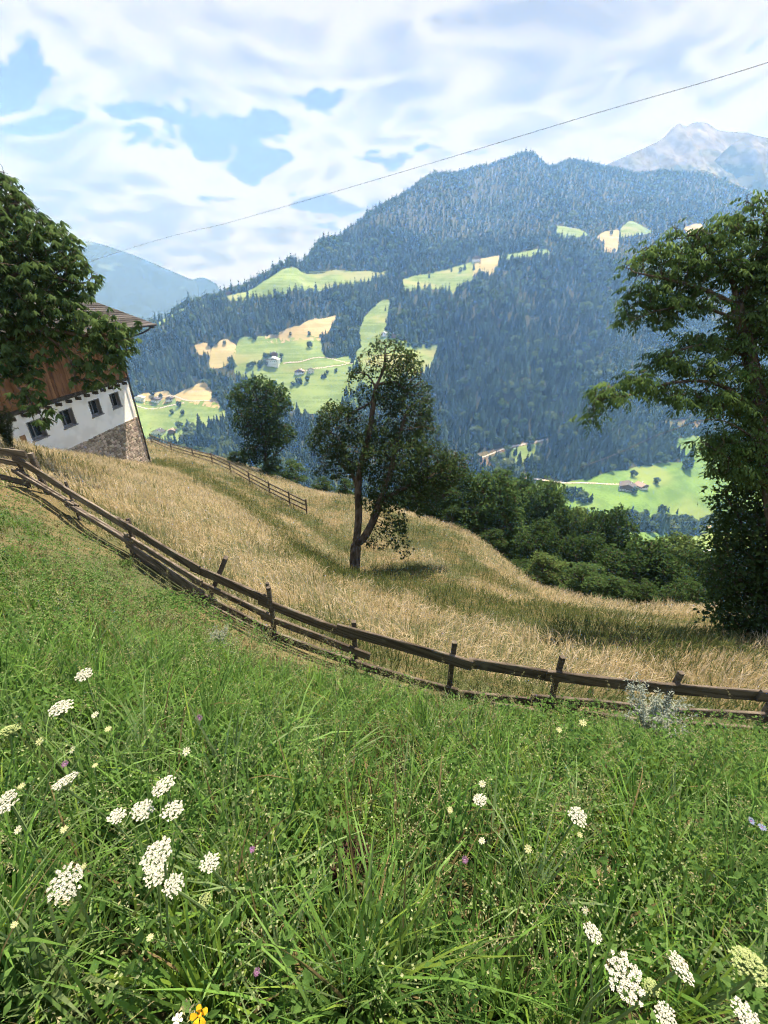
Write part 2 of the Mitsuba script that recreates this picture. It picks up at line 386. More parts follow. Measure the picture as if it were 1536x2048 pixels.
# ------------------------------------------------------------------ meadows, tracks and clearings of the far slope
def sheet(poly, step, lift):
    """A triangulated sheet on the ground inside the outline (world x, y)."""
    ring = poly.exterior
    n = max(12, int(ring.length / step))
    edge = np.array([ring.interpolate(k / n, normalized=True).coords[0] for k in range(n)])
    x0, y0, x1, y1 = poly.bounds
    gx, gy = np.meshgrid(np.arange(x0, x1, step), np.arange(y0, y1, step))
    g = np.column_stack([gx.ravel(), gy.ravel()])
    g = g[shapely.contains_xy(poly.buffer(-step * 0.5), g[:, 0], g[:, 1])]
    p = np.vstack([edge, g])
    f = Delaunay(p).simplices
    c = p[f].mean(1)
    f = f[shapely.contains_xy(poly, c[:, 0], c[:, 1])]
    e1, e2 = p[f[:, 1]] - p[f[:, 0]], p[f[:, 2]] - p[f[:, 0]]
    f = np.where((e1[:, 0] * e2[:, 1] - e1[:, 1] * e2[:, 0] < 0)[:, None], f[:, ::-1], f)
    v = np.column_stack([p, H(p[:, 0], p[:, 1]) + lift])
    return v, f


def turf_colour(p, n, uv):
    """Mown grass: uv picks meadow (0), valley meadow (1/3), cut hay (2/3) or cleared forest ground (1)."""
    g = fbm(p.x * 0.035, p.y * 0.035, 0.0, 4)
    k = noise(p.x * 0.4, p.y * 0.4, p.z * 0.4)
    row = noise(p.z * 0.55, p.x * 0.02 + p.y * 0.01, 4.0)
    t = smoothstep(0.32, 0.66, g * 0.50 + row * 0.30 + k * 0.20)
    q = smoothstep(0.50, 0.72, fbm(p.x * 0.012 + 5, p.y * 0.012, p.z * 0.03, 3))
    def two(a, b, c):
        return mix(mix(a, b, t), c, q * 0.7)
    k1, k2, k3 = smoothstep(0.16, 0.17, uv.x), smoothstep(0.5, 0.51, uv.x), smoothstep(0.83, 0.84, uv.x)
    col = mix(two((0.105, 0.175, 0.045), (0.165, 0.24, 0.070), (0.235, 0.245, 0.095)), two((0.070, 0.150, 0.025), (0.115, 0.215, 0.040), (0.17, 0.23, 0.06)), k1)
    col = mix(col, two((0.31, 0.255, 0.125), (0.39, 0.325, 0.17), (0.24, 0.235, 0.10)), k2)
    return mix(col, two((0.10, 0.07, 0.045), (0.17, 0.125, 0.075), (0.085, 0.11, 0.04)), k3)


matte('turf', mikit.proc(turf_colour), 0.95)
TONE = {'meadow_turf': 0.0, 'valley_turf': 1 / 3, 'straw_turf': 2 / 3, 'cut_wood_ground': 1.0}
from shapely.affinity import translate
MEADOWS = [
    ('hillside_meadow', 'meadow_turf', [(430, 599), (455, 589), (500, 581), (520, 569), (556, 544), (575, 537), (600, 542), (690, 541), (772, 542), (745, 556), (700, 564), (660, 570), (640, 577), (600, 575), (575, 579), (555, 585), (520, 588), (480, 597), (440, 603)]),
    ('hillside_meadow', 'meadow_turf', [(308, 648), (330, 632), (350, 617), (385, 609), (412, 601), (395, 613), (370, 623), (340, 636), (315, 650)]),
    ('hay_field', 'straw_turf', [(530, 671), (570, 660), (600, 652), (640, 638), (672, 630), (664, 645), (652, 660), (640, 673), (590, 671)]),
    ('hay_field', 'straw_turf', [(418, 727), (423, 700), (430, 686), (452, 678), (472, 690), (465, 712), (445, 724)]),
    ('hay_field', 'straw_turf', [(388, 692), (405, 686), (420, 688), (417, 702), (400, 698)]),
    ('hillside_meadow', 'meadow_turf', [(466, 712), (473, 692), (480, 674), (530, 673), (592, 673), (640, 675), (648, 712), (660, 719), (700, 712), (706, 730), (690, 745), (660, 756), (620, 770), (585, 782), (560, 784), (530, 768), (500, 750), (470, 735)]),
    ('hillside_meadow', 'meadow_turf', [(566, 790), (610, 772), (660, 757), (700, 746), (770, 730), (800, 760), (760, 800), (690, 803), (650, 817), (600, 817), (580, 803)]),
    ('hillside_meadow', 'meadow_turf', [(722, 692), (719, 660), (728, 636), (745, 616), (766, 600), (779, 600), (776, 640), (776, 664), (800, 682), (830, 690), (876, 688), (868, 712), (848, 742), (820, 748), (740, 735), (706, 727), (712, 706)]),
    ('hay_field', 'straw_turf', [(348, 792), (380, 776), (413, 763), (432, 792), (438, 806), (400, 802), (360, 799)]),
    ('hillside_meadow', 'meadow_turf', [(240, 800), (268, 800), (345, 796), (360, 800), (400, 803), (438, 807), (450, 822), (440, 837), (400, 846), (360, 857), (350, 880), (300, 876), (240, 866), (200, 840)]),
    ('hay_field', 'straw_turf', [(270, 797), (290, 785), (335, 781), (345, 794), (300, 797)]),
    ('hillside_meadow', 'meadow_turf', [(803, 561), (850, 549), (900, 537), (948, 522), (944, 556), (915, 570), (905, 585), (885, 572), (850, 574), (812, 576)]),
    ('hay_field', 'straw_turf', [(950, 521), (1000, 511), (995, 528), (985, 545), (946, 548)]),
    ('hillside_meadow', 'meadow_turf', [(1002, 511), (1050, 504), (1090, 498), (1101, 504), (1060, 509), (1010, 516)]),
    ('hillside_meadow', 'meadow_turf', [(1113, 452), (1160, 459), (1176, 468), (1145, 474), (1115, 471)]),
    ('hillside_meadow', 'meadow_turf', [(1240, 458), (1260, 442), (1280, 450), (1304, 463), (1262, 469), (1240, 474)]),
    ('hay_field', 'straw_turf', [(1195, 473), (1210, 463), (1238, 459), (1238, 476), (1235, 500), (1210, 502), (1206, 480)]),
    ('hay_field', 'straw_turf', [(1368, 455), (1402, 447), (1408, 460), (1380, 469)]),
    ('valley_meadow', 'valley_turf', [(1040, 975), (1080, 968), (1130, 966), (1180, 957), (1230, 942), (1290, 930), (1340, 925), (1372, 927), (1362, 900), (1350, 880), (1395, 872), (1440, 885), (1560, 900), (1640, 960), (1620, 1030), (1450, 1040), (1310, 1042), (1200, 1030), (1100, 1030), (1050, 1000)]),
    ('valley_meadow', 'valley_turf', [(1240, 1068), (1300, 1066), (1420, 1065), (1560, 1063), (1560, 1110), (1430, 1120), (1300, 1110), (1240, 1100)]),
    ('forest_clearing', 'cut_wood_ground', [(925, 916), (960, 906), (1000, 898), (1060, 884), (1098, 876), (1085, 896), (1050, 915), (1000, 935), (960, 934), (930, 928)]),
    ('forest_clearing', 'cut_wood_ground', [(1310, 846), (1360, 838), (1420, 842), (1400, 858), (1350, 862), (1318, 860)]),
    ('forest_clearing', 'meadow_turf', [(985, 920), (1020, 900), (1060, 890), (1080, 888), (1078, 905), (1050, 925), (1020, 940)]),
]
cleared = []
for name, m, px in MEADOWS:
    q = on_ground(px)
    poly = Polygon(q[:, :2]).buffer(0)
    if poly.geom_type != 'Polygon':
        poly = max(poly.geoms, key=lambda g: g.area)
    if 'clearing' not in name:                               # the grass runs on under the first trees below
        c = poly.centroid
        k = 17.0 / math.hypot(c.x, c.y)
        poly = shapely.union_all([poly] + [translate(poly, -c.x * k * q, -c.y * k * q) for q in (.33, .67, 1)]).buffer(2).buffer(-2)
        if poly.geom_type != 'Polygon':
            poly = max(poly.geoms, key=lambda g: g.area)
    cleared.append(poly)
    sm = sheet(poly, 9.0, 0.9 if name != 'forest_clearing' or m != 'meadow_turf' else 1.3)
    struct(name, toned(sm, 'turf', TONE[m], smooth=True))
matte('gravel', (0.42, 0.38, 0.30), 0.95)
ROADS = [(3.2, [(1040, 956), (1090, 962), (1140, 967), (1190, 968), (1240, 970)]), (2.6, [(925, 918), (1000, 902), (1095, 879)]), (2.4, [(300, 797), (345, 793), (380, 803), (436, 806)]), (2.4, [(565, 728), (610, 722), (660, 718), (706, 729)]), (2.4, [(610, 744), (650, 736), (700, 727)]), (2.2, [(270, 812), (330, 815), (370, 806)]), (3.0, [(1230, 1052), (1320, 1050), (1450, 1046), (1560, 1042)])]
for w, px in ROADS:
    q = on_ground(px)
    line = LineString(smooth_path(q[:, :2], 10))
    cleared.append(line.buffer(w * 1.4))
    struct('track', mikit.ply(sheet(line.buffer(w / 2, cap_style='flat'), 4.0, 1.25), 'gravel', smooth=True))
CLEAR = shapely.unary_union(cleared)
shapely.prepare(CLEAR)

# ------------------------------------------------------------------ conifers and broadleaf woods
rng = np.random.default_rng(4)


def conifer(seed, tiers=7, sides=7):
    """A spruce one metre tall: ragged drooping whorls round a stem."""
    r = np.random.default_rng(seed)
    vs, fs, o = [], [], 0
    zs = np.linspace(0.08, 0.86, tiers)
    for k, z in enumerate(zs):
        rad = (0.26 * (1 - z) ** 0.85 + 0.012) * r.uniform(0.85, 1.15)
        an = np.arange(sides) * 2 * math.pi / sides + r.uniform(0, 6)
        rr = rad * r.uniform(0.6, 1.3, sides)
        tip = np.array([[0, 0, z + (1.0 - z) * 0.5 if k < tiers - 1 else 1.0]])
        v = np.vstack([tip, np.column_stack([rr * np.cos(an), rr * np.sin(an), z - rr * 0.35 + r.normal(0, 0.012, sides)])])
        vs.append(v); fs.append(np.array([[0, 1 + i, 1 + (i + 1) % sides] for i in range(sides)]) + o); o += len(v)
    st = segs_mesh([[0, 0, -0.06]], [[0, 0, 0.2]], [0.014], [0.012], 4)
    return np.vstack(vs), np.vstack(fs), st


def roundtree(seed, n=46):
    """A distant broadleaf tree one metre tall: leafy clumps through an uneven crown."""
    r = np.random.default_rng(seed)
    d = r.normal(size=(n, 3)); d /= np.linalg.norm(d, axis=1, keepdims=True)
    k = (0.55 + 0.75 * meshkit.noise(d * 1.6 + seed * 3.7, seed)) * r.uniform(0.55, 1.0, n) ** 0.5
    c = d * k[:, None] * [0.32, 0.32, 0.40] + [0, 0, 0.56]
    c[:, 2] = np.maximum(c[:, 2], 0.14)
    az = r.uniform(0, 6.283, n); dp = r.normal(0.2, 0.6, n)
    u = np.column_stack([np.cos(az) * np.cos(dp), np.sin(az) * np.cos(dp), -np.sin(dp)])
    s = np.cross(u, r.normal(size=(n, 3))); s /= np.linalg.norm(s, axis=1, keepdims=True)
    L = r.uniform(.13, .22, n)[:, None]
    v = np.stack([c - u * L, c + s * L * .7, c + u * L, c - s * L * .7], 1).reshape(-1, 3)
    f = (np.array([[0, 1, 2], [0, 2, 3]])[None] + (np.arange(n) * 4)[:, None, None]).reshape(-1, 3)
    st = segs_mesh([[0, 0, -0.06]], [[0, 0, 0.5]], [0.025], [0.014], 4)
    return v, f, st


def scatter(protos, kinds, pos, size, rot, wide, col):
    """All copies as one mesh with a colour per tree."""
    vs, fs, cs, o = [], [], [], 0
    for k, (v, f) in enumerate(protos):
        i = np.nonzero(kinds == k)[0]
        if not len(i):
            continue
        c, s = np.cos(rot[i])[:, None], np.sin(rot[i])[:, None]
        w = wide[i][:, None]
        x = (v[:, 0] * c - v[:, 1] * s) * w; y = (v[:, 0] * s + v[:, 1] * c) * w
        P = np.stack([x, y, np.broadcast_to(v[:, 2], x.shape)], -1) * size[i][:, None, None] + pos[i][:, None, :]
        vs.append(P.reshape(-1, 3)); cs.append(np.repeat(col[i], len(v), 0))
        fs.append((f[None] + (np.arange(len(i)) * len(v))[:, None, None] + o).reshape(-1, 3)); o += len(i) * len(v)
    return (np.vstack(vs), np.vstack(fs)), np.vstack(cs)


mat('needles', {'type': 'principled', 'base_color': VC, 'roughness': 0.8, 'specular': 0.2})
matte('bark', (0.075, 0.058, 0.042), 0.95)
leafy('leaves', 0.95, 0.40)


def visible(p, lift, near=60.0, slack=6.0):
    """Which points, raised by lift, are not hidden behind the ground (with some slack)."""
    ok = np.ones(len(p), bool)
    top = p + [0, 0, 1] * np.asarray(lift).reshape(-1, 1)
    for t in np.linspace(0.02, 0.97, 60):
        q = top * t
        ok &= q[:, 2] > H(q[:, 0], q[:, 1]) - slack * min(1, t * 4)
    return ok


def in_view(p, mx=90, my=60):
    q = project(p)
    return (q[:, 2] > 1) & (q[:, 0] > -mx) & (q[:, 0] < 1536 + mx) & (q[:, 1] > -my) & (q[:, 1] < 2048 + my)


def candidates(n, r0, r1, spacing):
    az = rng.uniform(math.radians(-46), math.radians(46), n)
    r = np.sqrt(rng.uniform(r0 ** 2, r1 ** 2, n))
    xy = np.column_stack([r * np.sin(az), r * np.cos(az)])
    d = spacing
    keep = np.unique(np.floor(xy / d).astype(int), axis=0, return_index=True)[1]
    return xy[keep]


xy = np.vstack([candidates(200000, 420, 1000, 7.9), candidates(160000, 1000, 1500, 9.2), candidates(190000, 1500, 2750, 11.8)])
xy = xy[~shapely.contains_xy(CLEAR, xy[:, 0], xy[:, 1])]
pos = np.column_stack([xy, H(xy[:, 0], xy[:, 1])])
r = np.hypot(xy[:, 0], xy[:, 1])
pos = pos[in_view(pos)]
patch = meshkit.fbm(np.column_stack([pos[:, :2] / 90, pos[:, 0] * 0]), 3, 77)
size = rng.gamma(16, 1.1, len(pos)) * (0.72 + 0.55 * patch) * np.where(np.hypot(pos[:, 0], pos[:, 1]) > 1500, .8, 1.0)
ok = visible(pos, size)
pos, size, patch = pos[ok], size[ok], patch[ok]
r = np.hypot(pos[:, 0], pos[:, 1])
valley = np.clip((-120 - pos[:, 2]) / 120, 0, 1)
broad = rng.random(len(pos)) < 0.035 + 0.26 * np.clip((patch - 0.5) / 0.15, 0, 1)
stand = meshkit.fbm(np.column_stack([pos[:, :2] / 45, pos[:, 0] * 0]), 3, 177)
tone = np.clip((stand - .5) * 2.8 + .40 + rng.normal(0, .30, len(pos)) + .9 * (rng.random(len(pos)) < .07), 0, 1.9)[:, None]
gap = (rng.random(len(pos)) < 0.06) | (meshkit.fbm(np.column_stack([pos[:, :2] / 38, pos[:, 0] * 0]), 3, 277) < .25)
pos, size, patch, broad, tone, r = [a[~gap] for a in (pos, size, patch, broad, tone, r)]
ccol = np.array([0.012, 0.028, 0.014]) * (1 - tone) + np.array([0.048, 0.080, 0.036]) * tone
bcol = np.array([0.060, 0.105, 0.030]) * (1 - tone) + np.array([0.115, 0.160, 0.055]) * tone
CON = [conifer(k, 7, 6) for k in range(5)]
CONFAR = [conifer(20 + k, 4, 5) for k in range(4)]
ROUND = [roundtree(k) for k in range(4)]
rot = rng.uniform(0, 6.283, len(pos)); wide = rng.uniform(0.8, 1.25, len(pos))
near300 = np.zeros(len(pos), bool)
con_i = np.nonzero(~broad)[0]
near300[con_i[np.argsort(-size[con_i] / r[con_i])[:260]]] = True
for far_part, protos, lo, hi in ((False, CON, 0, 1000), (True, CONFAR, 1000, 9e9)):
    i = ~broad & ~near300 & (r >= lo) & (r < hi)
    mesh, col = scatter([(v, f) for v, f, _ in protos], rng.integers(0, len(protos), i.sum()), pos[i], size[i], rot[i], wide[i], ccol[i])
    struct('spruce_forest', mikit.ply(mesh, 'needles', color=col), 'stuff', 'dense dark spruce forest covering the opposite mountainside' if not far_part else 'hazy blue spruce forest high on the mountain', 'forest')
i = broad
mesh, col = scatter([(v, f) for v, f, _ in ROUND], rng.integers(0, 4, i.sum()), pos[i], size[i] * 0.72, rot[i], wide[i] * 1.25, bcol[i])
struct('broadleaf_woodland', mikit.ply(mesh, 'leaves', color=col), 'stuff', 'paler broadleaf trees mixed into the spruce forest', 'woodland')

# spruces near enough to be told apart
PLY_CON = []
for v, f, st in CON:
    variants = []
    for c in ((0.028, 0.055, 0.024), (0.040, 0.070, 0.030), (0.052, 0.085, 0.036)):
        variants.append(mikit.ply((v, f), 'needles', color=np.tile(c, (len(v), 1))))
    PLY_CON.append((variants, mikit.ply(st, 'bark')))
PLY_ROUND = []
for v, f, st in ROUND:
    variants = []
    for c in ((0.05, 0.085, 0.03), (0.075, 0.12, 0.04), (0.035, 0.06, 0.025)):
        variants.append(mikit.ply((v, f), 'leaves', color=np.tile(c, (len(v), 1))))
    PLY_ROUND.append((variants, mikit.ply(st, 'bark')))


def far_tree(name, label, cat, p, h, k, kind='spruce', w=1.0, tone=0, group=None, parts=True):
    t = thing(name, label, cat, group)
    variants, stem = (PLY_CON if kind == 'spruce' else PLY_ROUND)[k % (5 if kind == 'spruce' else 4)]
    m = T().translate(list(map(float, p))).rotate([0, 0, 1], float(k * 67 % 360)).scale([h * w, h * w, h])
    if parts:
        part(t, 'crown', moved(variants[tone % 3], m)); part(t, 'trunk', moved(stem, m))
    else:
        scene[t] = moved(variants[tone % 3], m)
    return t


for n, i in enumerate(np.nonzero(near300)[0]):
    far_tree('spruce_tree', 'tall dark spruce along the foot of the forest above the green valley', 'spruce', pos[i], size[i], n, 'spruce', wide[i], n % 3, 'spruces at the foot of the forested slope', False)

# trees standing in the open meadows, each by itself
LONE = [
    ('r', 620, 697, 14, 'small round tree in the green meadow above the white farmhouse'), ('s', 663, 716, 12, 'thin dark tree near the right end of the meadow track above the farmhouse'),
    ('r', 510, 681, 12, 'dark bush at the upper left edge of the green meadow under the hay field'), ('r', 460, 728, 13, 'broad tree left of the white farmhouse at the meadow edge'),
    ('r', 556, 672, 8, 'leftmost of the small trees along the lower edge of the brown hay field'), ('r', 581, 671, 8, 'second small tree along the lower edge of the brown hay field'), ('r', 619, 671, 9, 'tallest small tree along the lower edge of the brown hay field'), ('r', 641, 675, 7, 'rightmost small tree at the corner of the brown hay field'),
    ('s', 771, 622, 10, 'upper slim tree in the narrow meadow strip climbing into the forest'), ('s', 772, 645, 10, 'lower slim tree in the narrow meadow strip climbing into the forest'),
    ('r', 535, 732, 11, 'bushy tree just left of the white farmhouse wall'), ('r', 520, 738, 9, 'second bushy tree left of the white farmhouse'), ('s', 563, 724, 10, 'pointed dark tree just right of the white farmhouse roof'),
    ('r', 345, 828, 9, 'small dark tree in the middle of the lower left meadow'), ('r', 366, 830, 9, 'small tree right of the middle of the lower left meadow'), ('r', 359, 815, 11, 'tallest tree beside the pale track in the lower left meadow'), ('r', 360, 858, 13, 'dark round tree near the bottom of the lower left meadow'),
    ('s', 1375, 928, 34, 'tall dark spruce standing out alone in the valley meadow below the forest edge'), ('r', 1372, 940, 20, 'pale round tree at the foot of the lone valley spruce'), ('s', 1362, 915, 20, 'slim spruce just behind the lone tall valley spruce'),
    ('r', 1265, 955, 13, 'round tree behind the dark roofed valley farmhouse'), ('r', 1311, 968, 12, 'round tree right of the pale roofed valley barn'), ('r', 1268, 988, 11, 'tree in front of the dark roofed valley farmhouse'),
    ('r', 1321, 1030, 15, 'broad dark tree in the lower valley meadow near the hedge'), ('s', 1335, 1024, 8, 'small pointed tree beside the broad tree of the lower valley meadow'), ('s', 1353, 1028, 8, 'small thin tree alone in the lower valley meadow'), ('r', 1436, 1020, 12, 'tree at the right end of the lower valley meadow'),
    ('s', 903, 544, 14, 'dark tree beside the small barn in the upper hay meadow'), ('s', 929, 540, 18, 'tall dark tree next to the barn of the upper hay meadow'), ('r', 921, 545, 14, 'round tree left of the barn of the upper hay meadow'), ('s', 960, 528, 10, 'tiny dark tree right of the barn in the upper hay meadow'),
    ('s', 858, 556, 14, 'dark slim tree on the lower edge of the upper green strip meadow'), ('r', 1222, 470, 12, 'dark clump of tree in the highest right meadow'),
    ('r', 508, 566, 13, 'tree on the skyline left of the upper strip meadow'), ('r', 522, 560, 14, 'dark tree on the skyline above the hill farm'), ('r', 535, 551, 14, 'tree higher up the skyline beside the strip meadow'), ('r', 547, 545, 13, 'skyline tree below the forest corner'), ('s', 558, 539, 14, 'uppermost skyline tree at the forest corner'),
    ('s', 395, 607, 12, 'small skyline spruce left of the hill farm'), ('s', 405, 602, 12, 'skyline spruce nearest the left hill farm'), ('r', 340, 628, 10, 'leftmost skyline tree above the roof corner'),
    ('r', 306, 792, 11, 'tree among the far left houses under the hay field'), ('r', 322, 797, 9, 'second tree among the far left houses under the hay field'),
    ('r', 450, 690, 9, 'small tree on the left brown hay field'), ('r', 434, 691, 9, 'small tree at the left end of the brown hay field'), ('r', 700, 742, 9, 'bush at the right end of the lower green meadow track'), ('r', 672, 745, 8, 'small bush on the bank below the meadow track'), ('r', 655, 748, 7, 'smallest bush on the bank below the meadow track'),
]
for n, (k, a, b, h, lab) in enumerate(LONE):
    q = survey(a, b, 60)
    if q is not None:
        far_tree('meadow_tree', lab, 'tree', q - [0, 0, 0.3], h * (1.15 if k == 's' else 1.0), n, 'spruce' if k == 's' else 'round', 0.9 if k == 's' else 1.15, n % 3, None, b > 640 and h > 11)

# hedges and copses that read as one mass on the far slope
def copse(name, label, px, spacing, h, width, seed, mixk=0.5):
    q = on_ground(px)
    line = LineString(q[:, :2])
    r2 = np.random.default_rng(seed)
    n = int(line.length / spacing * max(1, width / spacing))
    pts = np.array([line.interpolate(x).coords[0] for x in r2.uniform(0, line.length, n)]) + r2.normal(0, width / 2, (n, 2))
    ps = np.column_stack([pts, H(pts[:, 0], pts[:, 1])])
    tn = r2.uniform(0, 1, (n, 1))
    kinds = np.where(r2.random(n) < mixk, r2.integers(0, 4, n), 4 + r2.integers(0, 5, n))
    hh = r2.uniform(0.6, 1.25, n) * h
    mesh, col = scatter([(v, f) for v, f, _ in ROUND] + [(v, f) for v, f, _ in CON], kinds, ps, hh, r2.uniform(0, 6, n), np.where(kinds < 4, 1.2, 1.0) * r2.uniform(0.9, 1.2, n),
                        np.where((kinds < 4)[:, None], np.array([0.04, 0.075, 0.025]) * (1 - tn) + np.array([0.10, 0.15, 0.05]) * tn, np.array([0.025, 0.05, 0.022]) * (1 - tn) + np.array([0.05, 0.08, 0.035]) * tn))
    struct(name, mikit.ply(mesh, 'leaves', color=col), 'stuff', label, 'wood')


copse('copse', 'belt of dark trees under the second farm on the far slope', [(420, 745), (460, 765), (520, 772), (570, 772), (620, 764), (655, 753)], 6.5, 10, 5, 1, 0.7)
copse('copse', 'trees round the white farmhouse yard', [(500, 735), (525, 728), (540, 716), (560, 716)], 5, 9, 8, 2, 0.9)
copse('copse', 'wood at the left edge of the green meadow', [(400, 755), (430, 760), (440, 790), (450, 815)], 6, 13, 12, 3, 0.5)
copse('copse', 'trees along the gully below the meadow strip', [(700, 800), (750, 790), (830, 790)], 5, 14, 18, 4, 0.6)
copse('copse', 'trees right of the strip farm at the forest edge', [(775, 672), (800, 690), (835, 697), (868, 690)], 4.5, 9, 5, 5, 0.8)
copse('hedgerow', 'hedge of bushes along the river in the valley floor', [(1225, 1040), (1300, 1044), (1360, 1046), (1430, 1040), (1530, 1038)], 3.5, 10, 6, 6, 0.9)
copse('hedgerow', 'second hedge of pale bushes in front of the river', [(1235, 1056), (1330, 1058), (1420, 1056), (1530, 1054)], 4, 7, 4, 7, 1.0)
copse('copse', 'trees at the foot of the valley slope', [(1180, 1005), (1120, 990), (1060, 985)], 4, 13, 10, 8, 0.3)
copse('copse', 'line of trees on the skyline of the left hill', [(470, 585), (500, 575), (530, 558), (560, 540)], 6, 12, 8, 9, 0.7)

copse('copse', 'scattered young spruces on the brown felled strip', [(935, 922), (1000, 912), (1085, 890)], 9, 12, 26, 10, 0.25)
copse('copse', 'scattered trees on the upper right clearing', [(1318, 850), (1400, 850)], 9, 11, 22, 11, 0.4)

# ------------------------------------------------------------------ farms on the far slope
matte('far_plaster', (0.78, 0.77, 0.74), 0.9)
matte('far_timber', (0.16, 0.10, 0.06), 0.9)
matte('far_roof_grey', (0.055, 0.055, 0.057), 0.9)
matte('far_roof_slate', (0.028, 0.028, 0.029), 0.9)
matte('far_roof_dark', (0.09, 0.085, 0.085), 0.8)
matte('far_roof_tin', (0.55, 0.56, 0.57), 0.5)
matte('far_roof_brown', (0.27, 0.21, 0.17), 0.85)
matte('far_window', (0.03, 0.035, 0.04), 0.3)


def farm(name, label, cat, px, w, d, h, deg, wallm, roofm, lower=None, windows=0, floors=2, group=None, pitch=0.42, balcony=False):
    q = survey(*px, 60)
    t = thing(name, label, cat, group)
    z0 = min(float(H(q[0] + dx, q[1] + dy)) for dx in (-w / 2, w / 2) for dy in (-d / 2, d / 2)) - 1.0
    base = q[2] + 0.2
    m = T().translate([float(q[0]), float(q[1]), 0]).rotate([0, 0, 1], deg)
    split = base + h * (0.5 if lower else 1.0)
    rise = w / 2 * pitch
    gable = np.array([(-w / 2, z0), (w / 2, z0), (w / 2, base + h), (0, base + h + rise), (-w / 2, base + h)])
    def prism(pr, y0, y1):
        v = np.vstack([np.column_stack([pr[:, 0], np.full(len(pr), y), pr[:, 1]]) for y in (y0, y1)])
        n = len(pr)
        f = [[0, i, i + 1] for i in range(1, n - 1)] + [[n, n + i + 1, n + i] for i in range(1, n - 1)]
        for i in range(n):
            j = (i + 1) % n
            f += [[i, n + i, n + j], [i, n + j, j]]
        return v, np.array(f)
    if lower:
        part(t, 'wall', moved(mikit.ply(box(-w / 2, w / 2, -d / 2, d / 2, z0, split), lower), m))
        up = np.array([(-w / 2 - .1, split), (w / 2 + .1, split), (w / 2 + .1, base + h), (0, base + h + rise), (-w / 2 - .1, base + h)])
        part(t, 'upper_wall', moved(mikit.ply(prism(up, -d / 2 - .1, d / 2 + .1), wallm), m))
    else:
        part(t, 'wall', moved(mikit.ply(prism(gable, -d / 2, d / 2), wallm), m))
    for s in (-1, 1):
        ov, th = 1.3, 0.35
        pr = np.array([(0, base + h + rise + .02), (s * (w / 2 + ov), base + h - ov * pitch + .02), (s * (w / 2 + ov), base + h - ov * pitch + th), (0, base + h + rise + th)])
        part(t, 'roof_slope', moved(mikit.ply(prism(pr, -d / 2 - 1.1, d / 2 + 1.1), roofm), m))
    for k in range(windows):
        for fl in range(floors):
            x = (k + 0.5) / windows * w - w / 2
            zz = base + 0.9 + fl * (h - 0.6) / floors
            part(t, 'window', moved(mikit.ply(box(x - .55, x + .55, -d / 2 - .16, -d / 2 - .06, zz, zz + 1.3), 'far_window'), m))
    if balcony:
        part(t, 'balcony', moved(mikit.ply(join([box(-w / 2, w / 2, -d / 2 - 1.3, -d / 2 - .12, split - .25, split - .05), box(-w / 2, w / 2, -d / 2 - 1.3, -d / 2 - 1.2, split - .05, split + .9)]), 'far_timber'), m))
    part(t, 'chimney', moved(mikit.ply(box(w * .18, w * .18 + .9, d * .1, d * .1 + .9, base + h + rise * .4, base + h + rise + 1.0), 'far_plaster'), m))
    return t


farm('farmhouse', 'large white farmhouse with grey roof in the middle of the far green meadow', 'farmhouse', (547, 729), 23, 15, 9.5, -6, 'far_plaster', 'far_roof_tin', None, 6, 2, pitch=0.36, balcony=True)
farm('barn', 'dark barn tucked behind the white farmhouse on the far meadow', 'barn', (548, 713), 14, 9, 5, 8, 'far_timber', 'far_roof_grey')
farm('farmhouse', 'low brown roofed house on the bank below the white farmhouse', 'house', (600, 747), 17, 9, 4.5, -4, 'far_timber', 'far_roof_brown', 'far_plaster', 4, 1)
farm('barn', 'low barn at the right end of the bank below the white farmhouse', 'barn', (622, 744), 10, 8, 4.5, 12, 'far_plaster', 'far_roof_grey', None, 2, 1)
farm('farmhouse', 'small pale house at the lower end of the narrow meadow strip', 'house', (768, 671), 10, 8, 5, -10, 'far_plaster', 'far_roof_tin', None, 2, 2)
farm('barn', 'grey shed beside the house of the narrow meadow strip', 'shed', (785, 674), 13, 8, 4, 10, 'far_timber', 'far_roof_grey')
farm('farmhouse', 'dark roofed hill farm on the left skyline', 'farmhouse', (445, 592), 18, 10, 5, 0, 'far_plaster', 'far_roof_grey', None, 3, 1)
farm('barn', 'barn right of the hill farm on the left skyline', 'barn', (458, 587), 12, 9, 5, 10, 'far_timber', 'far_roof_dark')
farm('barn', 'long low house at the left end of the upper strip meadow', 'house', (500, 577), 20, 9, 4.5, 4, 'far_plaster', 'far_roof_grey', None, 3, 1)
farm('barn', 'dark barn in the upper hay meadow under the mountain forest', 'barn', (952, 522), 20, 11, 7, 5, 'far_timber', 'far_roof_dark', 'far_plaster')
farm('farmhouse', 'white farmhouse with a dark hipped looking roof in the valley meadow', 'farmhouse', (1253, 979), 19, 17, 6.5, -28, 'far_timber', 'far_roof_dark', 'far_plaster', 4, 1, balcony=True)
farm('barn', 'pale roofed barn right of the valley farmhouse', 'barn', (1281, 976), 14, 12, 5.0, 20, 'far_timber', 'far_roof_brown', 'far_plaster', 0)
farm('barn', 'large pale roofed building in the clearing at the forest foot', 'building', (1352, 824), 30, 14, 6, 8, 'far_plaster', 'far_roof_tin', None, 5, 2)
farm('farmhouse', 'leftmost pale house beside the farm building corner', 'house', (280, 801), 14, 9, 5, 12, 'far_plaster', 'far_roof_tin', None, 3, 1)
farm('farmhouse', 'dark roofed house among trees under the left hay field', 'house', (313, 803), 13, 9, 5, -14, 'far_timber', 'far_roof_dark', 'far_plaster', 3, 1)
farm('farmhouse', 'small dark roofed house right of the left farm group', 'house', (340, 801), 10, 8, 4.5, 6, 'far_timber', 'far_roof_dark', 'far_plaster', 2, 1)
